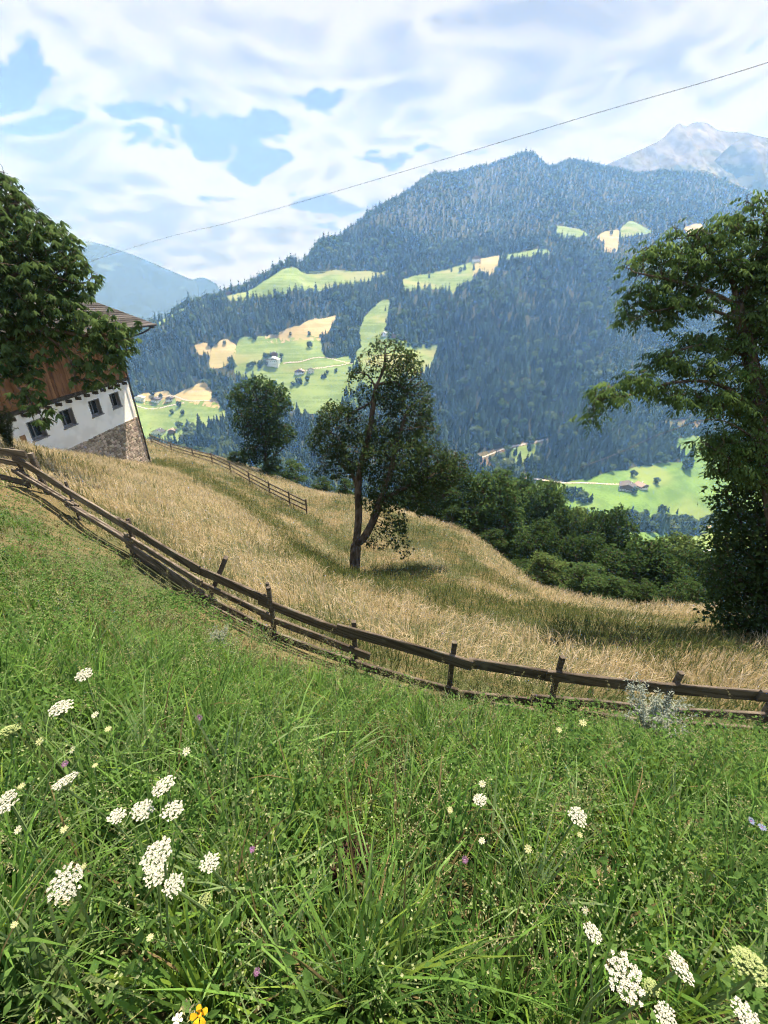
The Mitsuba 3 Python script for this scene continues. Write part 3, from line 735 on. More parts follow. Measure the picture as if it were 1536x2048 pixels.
farm('farmhouse', 'grey roofed house at the bottom of the lower left meadow', 'house', (318, 868), 17, 10, 4.5, -8, 'far_plaster', 'far_roof_grey', None, 3, 1)
farm('barn', 'pale barn right of the grey roofed house in the lower left meadow', 'barn', (345, 866), 10, 8, 4.5, 10, 'far_timber', 'far_roof_brown')
farm('farmhouse', 'white house in the valley glimpsed between the dark trees', 'house', (1392, 1112), 13, 9, 4.5, 0, 'far_plaster', 'far_roof_grey', None, 3, 1)
farm('barn', 'second white building glimpsed low between the dark trees', 'house', (1420, 1113), 12, 9, 4, 8, 'far_plaster', 'far_roof_tin', None, 3, 1)

# ------------------------------------------------------------------ the farmhouse beside the meadow
def plaster_colour(p, n, uv):
    a = fbm(p.x * 1.3, p.y * 1.3, p.z * 1.3, 4)
    return mix((0.74, 0.74, 0.73), (0.84, 0.84, 0.83), smoothstep(0.3, 0.6, a))


def plaster_relief(p, n, uv):
    return fbm(p.x * 9, p.y * 9, p.z * 9, 3)


mat('plaster', {'type': 'bumpmap', 'arbitrary': mikit.proc(plaster_relief), 'scale': 0.012, 'bsdf': {'type': 'principled', 'base_color': mikit.proc(plaster_colour), 'roughness': 0.95, 'specular': 0.2}})


def larch_colour(p, n, uv):
    g = smoothstep(0.25, 0.75, fbm(p.x * 9, p.y * 9, p.z * 0.9, 4) * 0.75 + noise(p.x * 3.1, p.y * 3.1, p.z * 3.1) * 0.25)
    return mix(mix((0.095, 0.042, 0.020), (0.19, 0.095, 0.045), uv.x), mix((0.21, 0.10, 0.045), (0.33, 0.18, 0.09), uv.x), g)


def grey_wood_colour(p, n, uv):
    along = p.x * 0.8 + p.y * 0.5
    g = smoothstep(0.3, 0.7, fbm(along * 3 + 9 * uv.x, (p.z + p.x * 0.12 - p.y * 0.2) * 60, p.y * 2.0, 4))
    moss = smoothstep(0.60, 0.72, fbm(p.x * 6, p.y * 6, p.z * 6 + 7 * uv.x, 3)) * 0.5
    return mix(mix(mix((0.028, 0.023, 0.018), (0.060, 0.052, 0.044), uv.x), mix((0.070, 0.058, 0.046), (0.165, 0.148, 0.125), uv.x), g), (0.15, 0.15, 0.12), moss)


matte('larch', mikit.proc(larch_colour), 0.9)
matte('grey_wood', mikit.proc(grey_wood_colour), 0.95)
matte('window_frame', (0.20, 0.205, 0.22), 0.7)
matte('metal_dark', (0.035, 0.033, 0.033), 0.45)
matte('mortar', (0.12, 0.105, 0.09), 0.95)
mat('window_glass', {'type': 'principled', 'base_color': {'type': 'rgb', 'value': [0.015, 0.018, 0.02]}, 'roughness': 0.06, 'specular': 0.5}, True)
mat('stone', {'type': 'principled', 'base_color': VC, 'roughness': 0.9, 'specular': 0.2})

HX, HY0, HY1 = -19.2, 8.0, 32.1                                     # facade plane, and where it begins and ends
JZ, STONE = -5.35, -8.12
house = thing('farmhouse', 'white plastered farmhouse with larch board upper storey and stone base behind the left tree', 'farmhouse')
W = -29.5
WIN = [(22.55, 1.15), (25.05, 1.15), (27.75, 1.15), (30.05, 1.1)]
WZ0, WZ1 = -6.88, -5.86
# the plastered storey as a wall with real window openings
vs = []
ys = [HY0] + [e for c, w in WIN for e in (c - w / 2, c + w / 2)] + [HY1]
for k in range(len(ys) - 1):
    if k % 2 == 0:
        vs.append(box(HX - .45, HX, ys[k], ys[k + 1], STONE - 0.0, JZ))
    else:
        vs.append(box(HX - .45, HX, ys[k], ys[k + 1], STONE, WZ0)); vs.append(box(HX - .45, HX, ys[k], ys[k + 1], WZ1, JZ))
vs.append(box(W, HX - .45, HY1 - .45, HY1, STONE, JZ)); vs.append(box(W, HX - .45, HY0, HY0 + .45, STONE, JZ)); vs.append(box(W, W + .4, HY0 + .45, HY1 - .45, STONE, JZ))
part(house, 'plaster_wall', mikit.ply(join(vs), 'plaster'))
for c, w in WIN:
    f = 0.085
    wd = part(house, 'window', mikit.ply(box(HX - .27, HX - .25, c - w / 2 + f, c + w / 2 - f, WZ0 + f, WZ1 - f), 'window_glass'))
    part(wd, 'frame', mikit.ply(join([box(HX - .30, HX - .20, c - w / 2, c - w / 2 + f, WZ0, WZ1), box(HX - .30, HX - .20, c + w / 2 - f, c + w / 2, WZ0, WZ1), box(HX - .30, HX - .20, c - w / 2 + f, c + w / 2 - f, WZ0, WZ0 + f), box(HX - .30, HX - .20, c - w / 2 + f, c + w / 2 - f, WZ1 - f, WZ1), box(HX - .29, HX - .21, c - .03, c + .03, WZ0 + f, WZ1 - f)]), 'window_frame'))
    part(wd, 'surround', mikit.ply(join([box(HX - .20, HX + .012, c - w / 2 - .0, c - w / 2 + .06, WZ0, WZ1), box(HX - .20, HX + .012, c + w / 2 - .06, c + w / 2, WZ0, WZ1), box(HX - .20, HX + .012, c - w / 2 + .06, c + w / 2 - .06, WZ1 - .05, WZ1)]), 'window_frame'))
    part(wd, 'sill', mikit.ply(box(HX - .2, HX + .06, c - w / 2 - .06, c + w / 2 + .06, WZ0 - .07, WZ0 + .004), 'window_frame'))
dr_ = part(house, 'door', toned(box(HX - .20, HX - .12, 19.6, 21.0, -8.1, -6.15), 'larch', .9))
part(house, 'corner_quoin', toned(box(HX + .002, HX + .03, 21.25, 21.6, -8.1, -6.4), 'larch', .9))

# stone base: mortar core and the stones bedded in it
part(house, 'base_core', mikit.ply(box(W, HX + .0, HY0, HY1 + .0, -16.0, STONE - .003), 'mortar'))
r3 = np.random.default_rng(8)
vs, fs, cs, o = [], [], [], 0
ico = trimesh.creation.icosphere(1)
def lay_stones(y0, y1, zlo, zhi, face):
    global o
    z = zlo
    while z < zhi:
        hgt = r3.uniform(0.10, 0.19)
        y = y0 + r3.uniform(-.1, .1)
        while y < y1:
            w = r3.uniform(0.14, 0.42)
            c = np.array([y + w / 2, z + hgt / 2])
            v = np.array(ico.vertices)
            v = np.sign(v) * np.abs(v) ** 0.62
            v = v * [0.075, w * 0.485, hgt * 0.50] * (1 + r3.normal(0, .06, (len(v), 1)))
            q = np.column_stack([v[:, 0] + HX + .01, v[:, 1] + c[0], v[:, 2] + c[1] + r3.normal(0, .012)]) if face == 'x' else np.column_stack([v[:, 1] + c[0], v[:, 0] + HY1 + .01, v[:, 2] + c[1]])
            t = r3.random()
            col = np.array([0.20, 0.17, 0.14]) * (1 - t) + np.array([0.52, 0.45, 0.38]) * t
            col = col * (1 + r3.normal(0, .10)) * (1 + r3.normal(0, .025, 3))
            vs.append(q); fs.append(np.array(ico.faces) + o); cs.append(np.tile(np.clip(col, .05, .7), (len(q), 1))); o += len(q)
            y += w
        z += hgt
lay_stones(19.0, HY1 - .05, -12.4, STONE - .04, 'x')
part(house, 'stone', mikit.ply((np.vstack(vs), np.vstack(fs)), 'stone', color=np.vstack(cs), smooth=True), 'stuff', 'rough grey brown field stones of the base')
part(house, 'corner_edge', mikit.ply(box(HX - .02, HX + .05, HY1 - .01, HY1 + .05, -12.6, STONE), 'metal_dark'))

# timber storey: joist ends and upright boards
EAVE = -1.72
part(house, 'timber_core', toned(box(W, HX + .03, HY0, HY1 + .02, JZ + .28, EAVE), 'grey_wood', .1))
part(house, 'sill_beam', toned(beam((HX + .02, HY0, JZ + .12), (HX + .02, HY1 + .1, JZ + .12), .22, .22), 'grey_wood', .1))
y = 14.2
while y < HY1:
    part(house, 'joist_end', toned(beam((HX - .1, y, JZ - .10), (HX + .30, y, JZ - .10), .17, .19), 'grey_wood', .1))
    y += 0.86
y, k = 11.0, 0
while y < HY1:
    w = r3.uniform(.19, .27)
    d = r3.uniform(0, .018)
    part(house, 'plank', toned(box(HX + .034, HX + .058 + d, y + .006, y + w - .006, JZ + .245, EAVE + r3.uniform(-.03, 0)), 'larch', r3.uniform(0, 1)))
    y += w; k += 1
# roof
RX, RZ, EX, EZ = -24.4, 1.08, -17.1, -1.62
roof = part(house, 'roof', toned(join([beam((RX, HY0 - 1.0, RZ - .12), (RX, 33.9, RZ - .12), .3, .2)]), 'grey_wood', .1))
n = 24
for sgn in (1, -1):
    for k in range(n):
        a, b = k / n, (k + 1.22) / n
        x0, x1 = (RX + (EX - RX) * a, RX + (EX - RX) * min(b, 1.02))
        z0, z1 = RZ + (EZ - RZ) * a + .02, RZ + (EZ - RZ) * min(b, 1.02) + .075
        if sgn < 0:
            x0, x1 = 2 * RX - x0, 2 * RX - x1
        m = np.array([[x0, HY0 - 1, z0], [x1, HY0 - 1, z1], [x1, 33.9, z1], [x0, 33.9, z0], [x0, HY0 - 1, z0 - .03], [x1, HY0 - 1, z1 - .05], [x1, 33.9, z1 - .05], [x0, 33.9, z0 - .03]])
        fc = np.array([[0, 1, 2], [0, 2, 3], [4, 6, 5], [4, 7, 6], [0, 4, 5], [0, 5, 1], [3, 2, 6], [3, 6, 7], [1, 5, 6], [1, 6, 2]])
        if sgn < 0:
            fc = fc[:, ::-1]
        part(roof, 'shingle_course', mikit.ply((m, fc), 'far_roof_grey' if (k // 2) % 2 else 'far_roof_slate'))
part(house, 'verge_board', toned(beam((RX, 33.92, RZ - .06), (EX, 33.92, EZ - .06), .05, .2), 'grey_wood', .1))
part(house, 'gutter', mikit.ply(tube_line([(EX + .1, HY0 - 1, EZ - .02), (EX + .1, 33.9, EZ - .02)], .08, 8), 'metal_dark'))
for k in range(14):
    yy = 12 + k * 1.65
    part(house, 'rafter', toned(beam((HX - .2, yy, EAVE + .72), (EX + .1, yy, EZ - .16), .14, .17), 'grey_wood', .1))
pp = smooth_path([(EX + .05, 33.5, EZ - .08), (EX - .5, 33.0, EZ - .5), (HX + .3, HY1 + .06, -2.6), (HX + .16, HY1 - .1, -3.2), (HX + .16, HY1 - .1, JZ + .5), (HX + .16, HY1 - .08, STONE), (HX + .12, HY1 - .05, -12.3)], 6)
part(house, 'downpipe', mikit.ply(tube_line(pp, .055, 8), 'metal_dark'))

# ------------------------------------------------------------------ fences
TONES = [.7, 1.1, .4]
rf = np.random.default_rng(12)


def fz(q, h):
    return np.array([q[0], q[1], float(H(q[0], q[1])) + h])


fence = thing('fence', 'old weathered grey plank fence bending across the whole meadow below the camera', 'fence')
P2 = FPT[:, :2]
lean = {5: (0.50, 0.10), 6: (0.02, 0.0), 4: (0.0, 0.03), 10: (0.03, -.02), 8: (0.02, 0), 12: (0.03, 0), 3: (-.02, 0.02)}
height = {2: 0.86, 3: 0.84, 4: .80, 5: .84, 6: .96, 7: .86, 8: .98, 9: .98, 10: .92, 11: .98, 12: .9, 0: .85, 1: .85}
for k, q in enumerate(P2):
    if k == 5:
        q = q + [-.06, -.15]                                  # the leaning board stands in front of the rails
    lx, ly = lean.get(k, (rf.normal(0, .015), rf.normal(0, .015)))
    a, b = fz(q, -.3), fz(q, height[k] * (.95 if k != 5 else .84)) + [lx, ly, 0]
    w = (.052, .058) if k not in (3, 6) else (.042, .042)
    if k == 5:
        w = (.10, .055)
    part(fence, 'post', toned(beam(a, b, w[0], w[1], up=(1, 0, 0), rng=rf, segs=5, jit=.05), 'grey_wood', TONES[2 if k in (5, 7, 8, 9) else int(rf.integers(0, 3))]))
    if k in (2,):
        part(fence, 'post', toned(beam(fz(q + [.22, .1], -.3), fz(q + [.20, .1], .84), .08, .09, up=(1, 0, 0), rng=rf, segs=4, jit=.05), 'grey_wood', TONES[1]))
    if k in (4, 6):
        part(fence, 'stake', toned(beam(fz(q + [.05, -.10], -.2), fz(q + [.06, -.09], height[k] * .92), .05, .05, up=(1, 0, 0), rng=rf, segs=4, jit=.06), 'grey_wood', TONES[0]))


def side(k, j):
    """Horizontal direction across the fence, towards the camera."""
    t = P2[j] - P2[k]; t /= np.linalg.norm(t)
    return np.array([t[1], -t[0]]) if t[1] * -P2[k][0] - t[0] * -P2[k][1] > 0 else np.array([-t[1], t[0]])


def rail(k, j, h0, h1, th=0.165, off=0.06, over=(.12, .12), bend=.0, m=None, wd=.035):
    s = side(k, j)
    t = P2[j] - P2[k]; t = t / np.linalg.norm(t)
    a, b = P2[k] - t * over[0] + s * off, P2[j] + t * over[1] + s * off
    a3 = np.array([a[0], a[1], H(*P2[k]) + h0]); b3 = np.array([b[0], b[1], H(*P2[j]) + h1])
    part(fence, 'rail', toned(beam(a3, b3, wd, th * .88, rng=rf, segs=9, bend=bend + rf.normal(0, .008), jit=.03), 'grey_wood', TONES[m if m is not None else int(rf.integers(0, 3))]))


rail(0, 1, .70, .74); rail(1, 2, .76, .72, over=(.1, .32), m=1); rail(1, 2, .38, .12, th=.14); rail(0, 1, .4, .42); rail(1, 2, .62, .45, th=.12, off=-.05, m=1)
rail(2, 3, .66, .68, m=0, over=(.0, .0)); rail(3, 4, .68, .66, m=1, over=(.05, .05)); rail(2, 3, .40, .36, th=.10, off=.09, m=1); rail(3, 4, .36, .36, th=.11, off=.09, m=1)
rail(2, 3, .36, .30, th=.14, off=.02); rail(3, 4, .30, .30, th=.15, off=.03, m=1); rail(3, 4, .24, .2, th=.08, off=-.05)
rail(4, 5, .70, .66, m=2, th=.17, over=(.22, .15)); rail(5, 6, .64, .70, m=2, th=.16, over=(.1, .1)); rail(6, 7, .66, .64, m=2, th=.155, over=(.1, .02)); rail(7, 8, .72, .70, m=2, th=.175, over=(.2, .25), off=.07)
rail(4, 5, .44, .42, m=1, th=.13); rail(5, 6, .40, .42, m=0, th=.12); rail(6, 7, .40, .36, m=0, th=.13, over=(.1, .22)); rail(4, 5, .27, .24, m=1, th=.14, off=.08); rail(4, 5, .12, .10, m=1, th=.12, off=.05); rail(5, 6, .2, .18, m=0, th=.14, off=.08); rail(5, 6, .05, .05, m=1, th=.10)
rail(6, 7, .14, .16, m=2, th=.14, off=.07, over=(.1, .3)); rail(7, 8, .20, .20, m=2, th=.14, bend=.02); rail(8, 9, .16, .26, m=2, th=.13, over=(.0, .3)); rail(8, 9, .06, .04, m=1, th=.11)
rail(8, 9, .70, .66, m=2, th=.17, over=(-.2, .0), off=.055); rail(9, 10, .70, .68, m=2, th=.165, over=(.15, .0), off=.075); rail(10, 11, .68, .66, m=2, th=.17, over=(.1, .0)); rail(11, 12, .70, .70, m=2, th=.17, over=(.3, .2), off=.08)
rail(9, 10, .30, .30, m=2, th=.13, over=(.25, .1)); rail(10, 11, .30, .32, m=0, th=.13); rail(11, 12, .3, .3, m=2, th=.13); rail(9, 10, .12, .05, m=2, th=.15); rail(10, 11, .10, .06, m=2, th=.17); rail(11, 12, .08, .1, m=2, th=.18)

fence2 = thing('fence', 'long thin three rail fence running down the slope behind the hay meadow', 'fence')
FAR2 = np.array([sight(*p)[:2] for p in [(300, 872, 47), (340, 887, 44.5), (385, 905, 42), (425, 925, 39.5), (462, 946, 36.8), (500, 968, 34.2), (540, 990, 31.8), (580, 1010, 29.8), (614, 1027, 28.2)]])
for q in FAR2:
    part(fence2, 'post', toned(beam(fz(q, -.3), fz(q, 1.12), .10, .10, up=(1, 0, 0), rng=rf, segs=2, jit=.05), 'grey_wood', TONES[2]))
for k in range(len(FAR2) - 1):
    for h in (.28, .62, .98):
        a, b = fz(FAR2[k], h + rf.normal(0, .02)), fz(FAR2[k + 1], h + rf.normal(0, .02))
        part(fence2, 'rail', toned(beam(a, b, .04, .11, rng=rf, segs=3, jit=.04), 'grey_wood', TONES[0 if h < .9 else 1]))

# overhead line
matte('cable_grey', (0.28, 0.29, 0.31), 0.6)
pl = smooth_path([sight(-900, 900, 44), sight(150, 533, 40), sight(480, 439, 30), sight(800, 345, 22.5), sight(1160, 236, 16.5), sight(1560, 117, 12.3), sight(2300, -150, 8.5)], 30)
cb = thing('power_line', 'thin dark overhead cable crossing the sky from left to right', 'cable')
scene[cb] = mikit.ply(tube_line(pl, .0095, 6), 'cable_grey')

# ------------------------------------------------------------------ trees built branch by branch
def grow(seed, limbs, blobs, n_attr, step, kill, infl, iters=90):
    """Space colonisation: twigs grow from the limbs towards points spread through the crown volume.
    limbs: list of polylines (the first is the trunk; the others start on an earlier one); blobs: (centre, radii)."""
    r = np.random.default_rng(seed)
    nodes, parent = [], []
    for li, l in enumerate(limbs):
        n = max(2, int(np.linalg.norm(np.diff(l, axis=0), axis=1).sum() / step / max(1, len(l) - 1)))
        p = smooth_path(l, max(2, n))
        if li == 0:
            start = -1
        else:
            start = int(np.argmin(np.linalg.norm(np.array(nodes) - p[0], axis=1))); p = p[1:]
        for q in p:
            nodes.append(q); parent.append(start); start = len(nodes) - 1
    nlimb = len(nodes)
    vol = np.array([np.prod(b[1]) for b in blobs]) ** 0.8
    pick = r.choice(len(blobs), n_attr, p=vol / vol.sum())
    d = r.normal(size=(n_attr, 3)); d /= np.linalg.norm(d, axis=1, keepdims=True)
    d *= (r.uniform(0.25, 1, (n_attr, 1)) ** (1 / 2.2))
    att = np.array([b[0] for b in blobs])[pick] + d * np.array([b[1] for b in blobs])[pick]
    for it in range(iters):
        N = np.array(nodes)
        dist, idx = cKDTree(N).query(att)
        act = dist < infl if it > 12 else np.ones(len(att), bool)
        if not act.any():
            break
        dirs = att[act] - N[idx[act]]
        dirs /= np.linalg.norm(dirs, axis=1, keepdims=True) + 1e-9
        ids, inv = np.unique(idx[act], return_inverse=True)
        acc = np.zeros((len(ids), 3)); np.add.at(acc, inv, dirs)
        acc += r.normal(0, 0.25, acc.shape)
        acc /= np.linalg.norm(acc, axis=1, keepdims=True) + 1e-9
        new = N[ids] + acc * step
        for q, pa in zip(new, ids):
            nodes.append(q); parent.append(int(pa))
        att = att[cKDTree(new).query(att)[0] > kill] if len(new) else att
        if len(att) < 4:
            break
    N, P = np.array(nodes), np.array(parent)
    tips = np.zeros(len(N)); kids = np.zeros(len(N), int)
    np.add.at(kids, P[P >= 0], 1)
    w = np.where(kids == 0, 1.0, 0.0)
    for i in range(len(N) - 1, -1, -1):
        if P[i] >= 0:
            w[P[i]] += w[i]
    return N, P, w, kids, nlimb


def leaf_cloud(r, at, n, spread, size, droop, shape='leaf', flat=0.5, long=2.0, cols=None):
    """Leaves scattered about the points: folded diamonds of two or four triangles. Returns mesh and colours."""
    idx = np.repeat(np.arange(len(at)), n)
    c = at[idx] + r.normal(0, spread, (len(idx), 3))
    az = r.uniform(0, 6.283, len(idx))
    dp = r.normal(droop, 0.45, len(idx))
    u = np.column_stack([np.cos(az) * np.cos(dp), np.sin(az) * np.cos(dp), -np.sin(dp)])
    s = np.cross(u, np.column_stack([r.normal(0, flat, len(idx)), r.normal(0, flat, len(idx)), np.ones(len(idx))]))
    s /= np.linalg.norm(s, axis=1, keepdims=True) + 1e-9
    nn = np.cross(s, u)
    L = (size * r.uniform(0.65, 1.3, len(idx)))[:, None]
    Wd = L / long
    v = np.stack([c, c + u * L * .45 + s * Wd * .5 + nn * L * .05, c + u * L - nn * L * .10, c + u * L * .45 - s * Wd * .5 + nn * L * .05, c + u * L * .5], 1)
    f = np.array([[0, 1, 4], [4, 1, 2], [0, 4, 3], [4, 2, 3]]) if shape == 'leaf' else np.array([[0, 1, 2], [0, 2, 3]])
    fs = (f[None] + (np.arange(len(idx)) * 5)[:, None, None]).reshape(-1, 3)
    t = np.clip(r.normal(0.5, 0.25, (len(idx), 1)), 0, 1)
    lo, hi = cols
    col = np.array(lo) * (1 - t) + np.array(hi) * t
    return (v.reshape(-1, 3), fs), np.repeat(col, 5, 0)


def wood_mesh(N, P, w, r0, expo, rmin, nlimb=None, flare=0.0):
    rad = np.maximum(rmin, r0 * (w / w[0]) ** expo)
    return rad


def branch_shapes(t, N, P, w, nlimb, rad, m):
    i = np.nonzero(P >= 0)[0]
    big = i[i < nlimb]; small = i[i >= nlimb]
    part(t, 'trunk', mikit.ply(segs_mesh(N[P[big]], N[big], rad[P[big]], rad[big], 9), m, smooth=True))
    if len(small):
        part(t, 'twigs', mikit.ply(segs_mesh(N[P[small]], N[small], np.minimum(rad[P[small]], rad[small] * 1.35), rad[small], 4), m, smooth=True), 'stuff')


def bark_colour(p, n, uv):
    a = fbm(p.x * 9, p.y * 9, p.z * 2.5, 4)
    return mix((0.045, 0.036, 0.028), (0.135, 0.110, 0.085), smoothstep(0.3, 0.7, a))


mat('rough_bark', {'type': 'bumpmap', 'arbitrary': mikit.proc(lambda p, n, uv: fbm(p.x * 22, p.y * 22, p.z * 5, 3)), 'scale': 0.05, 'bsdf': {'type': 'principled', 'base_color': mikit.proc(bark_colour), 'roughness': 0.95, 'specular': 0.15}})


def blob(px, py, Z, rpx, sq=1.0, deep=1.0):
    rr = rpx / 830.0 * Z
    return sight(px, py, Z), np.array([rr, rr * deep, rr * sq])


# the lone fruit tree in the hay meadow
t = thing('fruit_tree', 'gnarled lone fruit tree with forked dark trunk standing in the golden hay meadow', 'tree')
b0 = sight(708, 1152, 18.0)
b0[2] = float(H(b0[0], b0[1])) - .15
Z = 18.0
limbs = [[b0, sight(711, 1100, Z), sight(717, 1040, Z), sight(716, 985, Z)],
         [sight(716, 985, Z), sight(722, 930, Z), sight(738, 870, Z - .2), sight(748, 800, Z), sight(752, 775, Z), sight(768, 735, Z), sight(770, 700, Z)],
         [sight(711, 1090, Z), sight(728, 1075, Z - .3), sight(745, 1045, Z - .5), sight(757, 1010, Z - .7), sight(780, 950, Z - .9), sight(793, 895, Z - .6), sight(800, 868, Z - .3), sight(815, 820, Z)],
         [sight(716, 985, Z), sight(705, 945, Z + .3), sight(690, 905, Z + .5), sight(672, 870, Z + .7)],
         [sight(750, 800, Z), sight(725, 815, Z + .2), sight(700, 828, Z + .4), sight(690, 840, Z + .4)],
         [sight(760, 1005, Z - .7), sight(810, 975, Z - .8), sight(870, 950, Z - .5), sight(905, 930, Z - .2)],
         [sight(752, 775, Z), sight(735, 750, Z), sight(710, 745, Z), sight(695, 760, Z)],
         [sight(752, 770, Z), sight(790, 765, Z), sight(820, 790, Z)]]
blobs = [blob(*a) for a in [(762, 695, Z, 22), (785, 715, Z, 36), (735, 725, Z, 26), (820, 715, Z, 18), (805, 750, Z, 45), (712, 748, Z, 20, .7), (697, 775, Z, 13), (835, 790, Z, 32), (815, 830, Z, 52), (850, 840, Z, 22), (675, 845, Z, 45), (655, 885, Z, 42), (700, 905, Z, 48), (640, 930, Z, 22), (745, 920, Z - .5, 45), (800, 930, Z - .6, 62), (865, 935, Z - .5, 55), (905, 935, Z, 34), (845, 990, Z - .5, 42), (770, 985, Z - .6, 40), (790, 1065, Z - .8, 34), (760, 1085, Z - .6, 24), (808, 1095, Z - .7, 18), (740, 1010, Z - .6, 18), (720, 860, Z, 34), (775, 870, Z - .3, 40), (680, 930, Z, 34), (730, 790, Z, 22), (845, 880, Z - .3, 40), (780, 800, Z, 34)]]
N, P, w, kids, nl = grow(3, limbs, blobs, 9000, 0.15, 0.15, 1.6)
rad = wood_mesh(N, P, w, .23, .50, .007)
branch_shapes(t, N, P, w, nl, rad, 'rough_bark')
r4 = np.random.default_rng(5)
tw = N[(w < 5) & (np.arange(len(N)) >= nl)]
cl = meshkit.fbm(tw / .75, 3, 4)
tw = tw[r4.random(len(tw)) < np.clip((cl - .34) * 4.5, .12, 1)]
mesh, col = leaf_cloud(r4, tw, 7, .095, .135, .35, 'leaf', .8, 1.55, ((0.020, 0.042, 0.014), (0.068, 0.112, 0.042)))
part(t, 'foliage', mikit.ply(mesh, 'leaves', color=col), 'stuff')


def ash_like(name, label, limbs, blobs, seed, attrs, step, kill, infl, r0, leaf, cols, per, spread, droop, long=2.2, expo=.56):
    t = thing(name, label, 'tree')
    N, P, w, kids, nl = grow(seed, limbs, blobs, attrs, step, kill, infl)
    rad = wood_mesh(N, P, w, r0, expo, .006)
    branch_shapes(t, N, P, w, nl, rad, 'rough_bark')
    r = np.random.default_rng(seed)
    tw = N[(w < 4) & (np.arange(len(N)) >= nl)]
    return t, tw, r


# compound leaves, each a piece of its own on the two near trees
def palmate(seed, n=7, L=.17, wd=.055, pinnate=False):
    r = np.random.default_rng(seed)
    vs, fs, o = [], [], 0
    for k in range(n):
        if pinnate:
            along = (k // 2 + 1) / (n // 2 + 1)
            o0 = np.array([along * L * 2.1, 0, -along ** 2 * L * .8])
            an = (1 if k % 2 else -1) * r.uniform(.8, 1.2) if k < n - 1 else 0.0
            ll = L * r.uniform(.8, 1.1)
        else:
            o0 = np.array([.0, 0, 0]); an = (k - (n - 1) / 2) * .62 + r.normal(0, .08)
            ll = L * (1.15 - .09 * abs(k - (n - 1) / 2)) * r.uniform(.85, 1.1)
        dr0 = r.uniform(.35, .95)
        u = np.array([math.cos(an) * math.cos(dr0), math.sin(an) * math.cos(dr0), -math.sin(dr0)])
        s = np.array([-math.sin(an), math.cos(an), r.normal(0, .25)]); s /= np.linalg.norm(s)
        nn = np.cross(u, s)
        dn = np.array([0, 0, -1.0])
        v = np.array([o0, o0 + u * ll * .35 + s * wd * .42 - nn * wd * .1, o0 + u * ll * .68 + s * wd * .5 - nn * wd * .1 + dn * ll * .06, o0 + u * ll + dn * ll * .18, o0 + u * ll * .68 - s * wd * .5 - nn * wd * .1 + dn * ll * .06, o0 + u * ll * .35 - s * wd * .42 - nn * wd * .1, o0 + u * ll * .55 + nn * wd * .12 + dn * ll * .03])
        f = np.array([[0, 1, 6], [1, 2, 6], [2, 3, 6], [3, 4, 6], [4, 5, 6], [5, 0, 6]])
        vs.append(v); fs.append(f + o); o += 7
    return np.vstack(vs), np.vstack(fs)


def hang_leaves(t, r, tw, per, spread, protos, cols, scale=(.8, 1.3), pieces=260, eye=np.zeros(3)):
    idx = np.repeat(np.arange(len(tw)), per)
    c = tw[idx] + r.normal(0, spread, (len(idx), 3))
    seen = in_view(c, 60, 60)
    c = c[seen | (r.random(len(c)) < .35)]
    n = len(c)
    kind = r.integers(0, len(protos), n); rot = r.uniform(0, 6.283, n); sc = r.uniform(*scale, n)
    tl = np.clip(r.normal(.5, .27, n), 0, 1)
    sun_facing = np.argsort(np.linalg.norm(c - eye, axis=1) + r.uniform(0, 1.2, n) + 50 * ~in_view(c, -10, -10))
    own = np.zeros(n, bool); own[sun_facing[:pieces]] = True
    tone_ply = [[mikit.ply(p, 'leaves', color=np.tile(np.array(cols[0]) * (1 - q) + np.array(cols[1]) * q, (len(p[0]), 1))) for q in (.2, .5, .85)] for p in protos]
    for i in np.nonzero(own)[0]:
        m = T().translate(c[i].tolist()).rotate([0, 0, 1], float(np.degrees(rot[i]))).rotate([0, 1, 0], float(r.normal(8, 22))).scale(float(sc[i]))
        part(t, 'leaf', moved(tone_ply[kind[i]][int(tl[i] * 2.99)], m))
    i = ~own
    col = np.array(cols[0]) * (1 - tl[i, None]) + np.array(cols[1]) * tl[i, None]
    mesh, cc = scatter(protos, kind[i], c[i], sc[i], rot[i], np.ones(i.sum()), col)
    part(t, 'foliage', mikit.ply(mesh, 'leaves', color=cc), 'stuff')


# the chestnut at the left edge
Z = 11.5
root = sight(-330, 1010, 11.8); root[2] = float(H(root[0], root[1])) - .2
limbs = [[root, sight(-310, 860, 11.8), sight(-260, 700, 11.8), sight(-200, 560, 11.8), sight(-150, 420, 11.8)],
         [sight(-260, 700, 11.8), sight(-150, 640, 11.6), sight(-40, 590, 11.5), sight(60, 545, 11.4), sight(130, 560, 11.3)],
         [sight(-290, 780, 11.8), sight(-160, 730, 11.5), sight(-30, 690, 11.3), sight(80, 660, 11.2), sight(160, 670, 11.2), sight(235, 670, 11.2)],
         [sight(-30, 690, 11.3), sight(10, 740, 11.0), sight(50, 790, 10.9), sight(85, 835, 10.9)],
         [sight(80, 660, 11.2), sight(125, 700, 11.2), sight(150, 745, 11.2), sight(140, 785, 11.2)],
         [sight(-200, 560, 11.8), sight(-90, 490, 11.6), sight(0, 430, 11.5), sight(40, 400, 11.5)]]
blobs = [blob(*a) for a in [(0, 410, Z, 62), (35, 470, Z, 75), (110, 500, Z, 55), (150, 550, Z, 42), (60, 560, Z, 90), (0, 620, Z - .4, 70), (110, 620, Z - .2, 60), (185, 650, Z - .2, 45), (230, 668, Z - .2, 40), (222, 705, Z - .2, 30), (185, 705, Z - .2, 34), (160, 745, Z - .2, 26), (205, 745, Z - .2, 24), (240, 700, Z - .2, 24), (50, 735, Z - .5, 32), (62, 785, Z - .6, 28), (85, 830, Z - .6, 24), (-80, 500, Z, 110), (-60, 640, Z, 100), (15, 720, Z - .6, 40), (-30, 370, Z, 60)]]
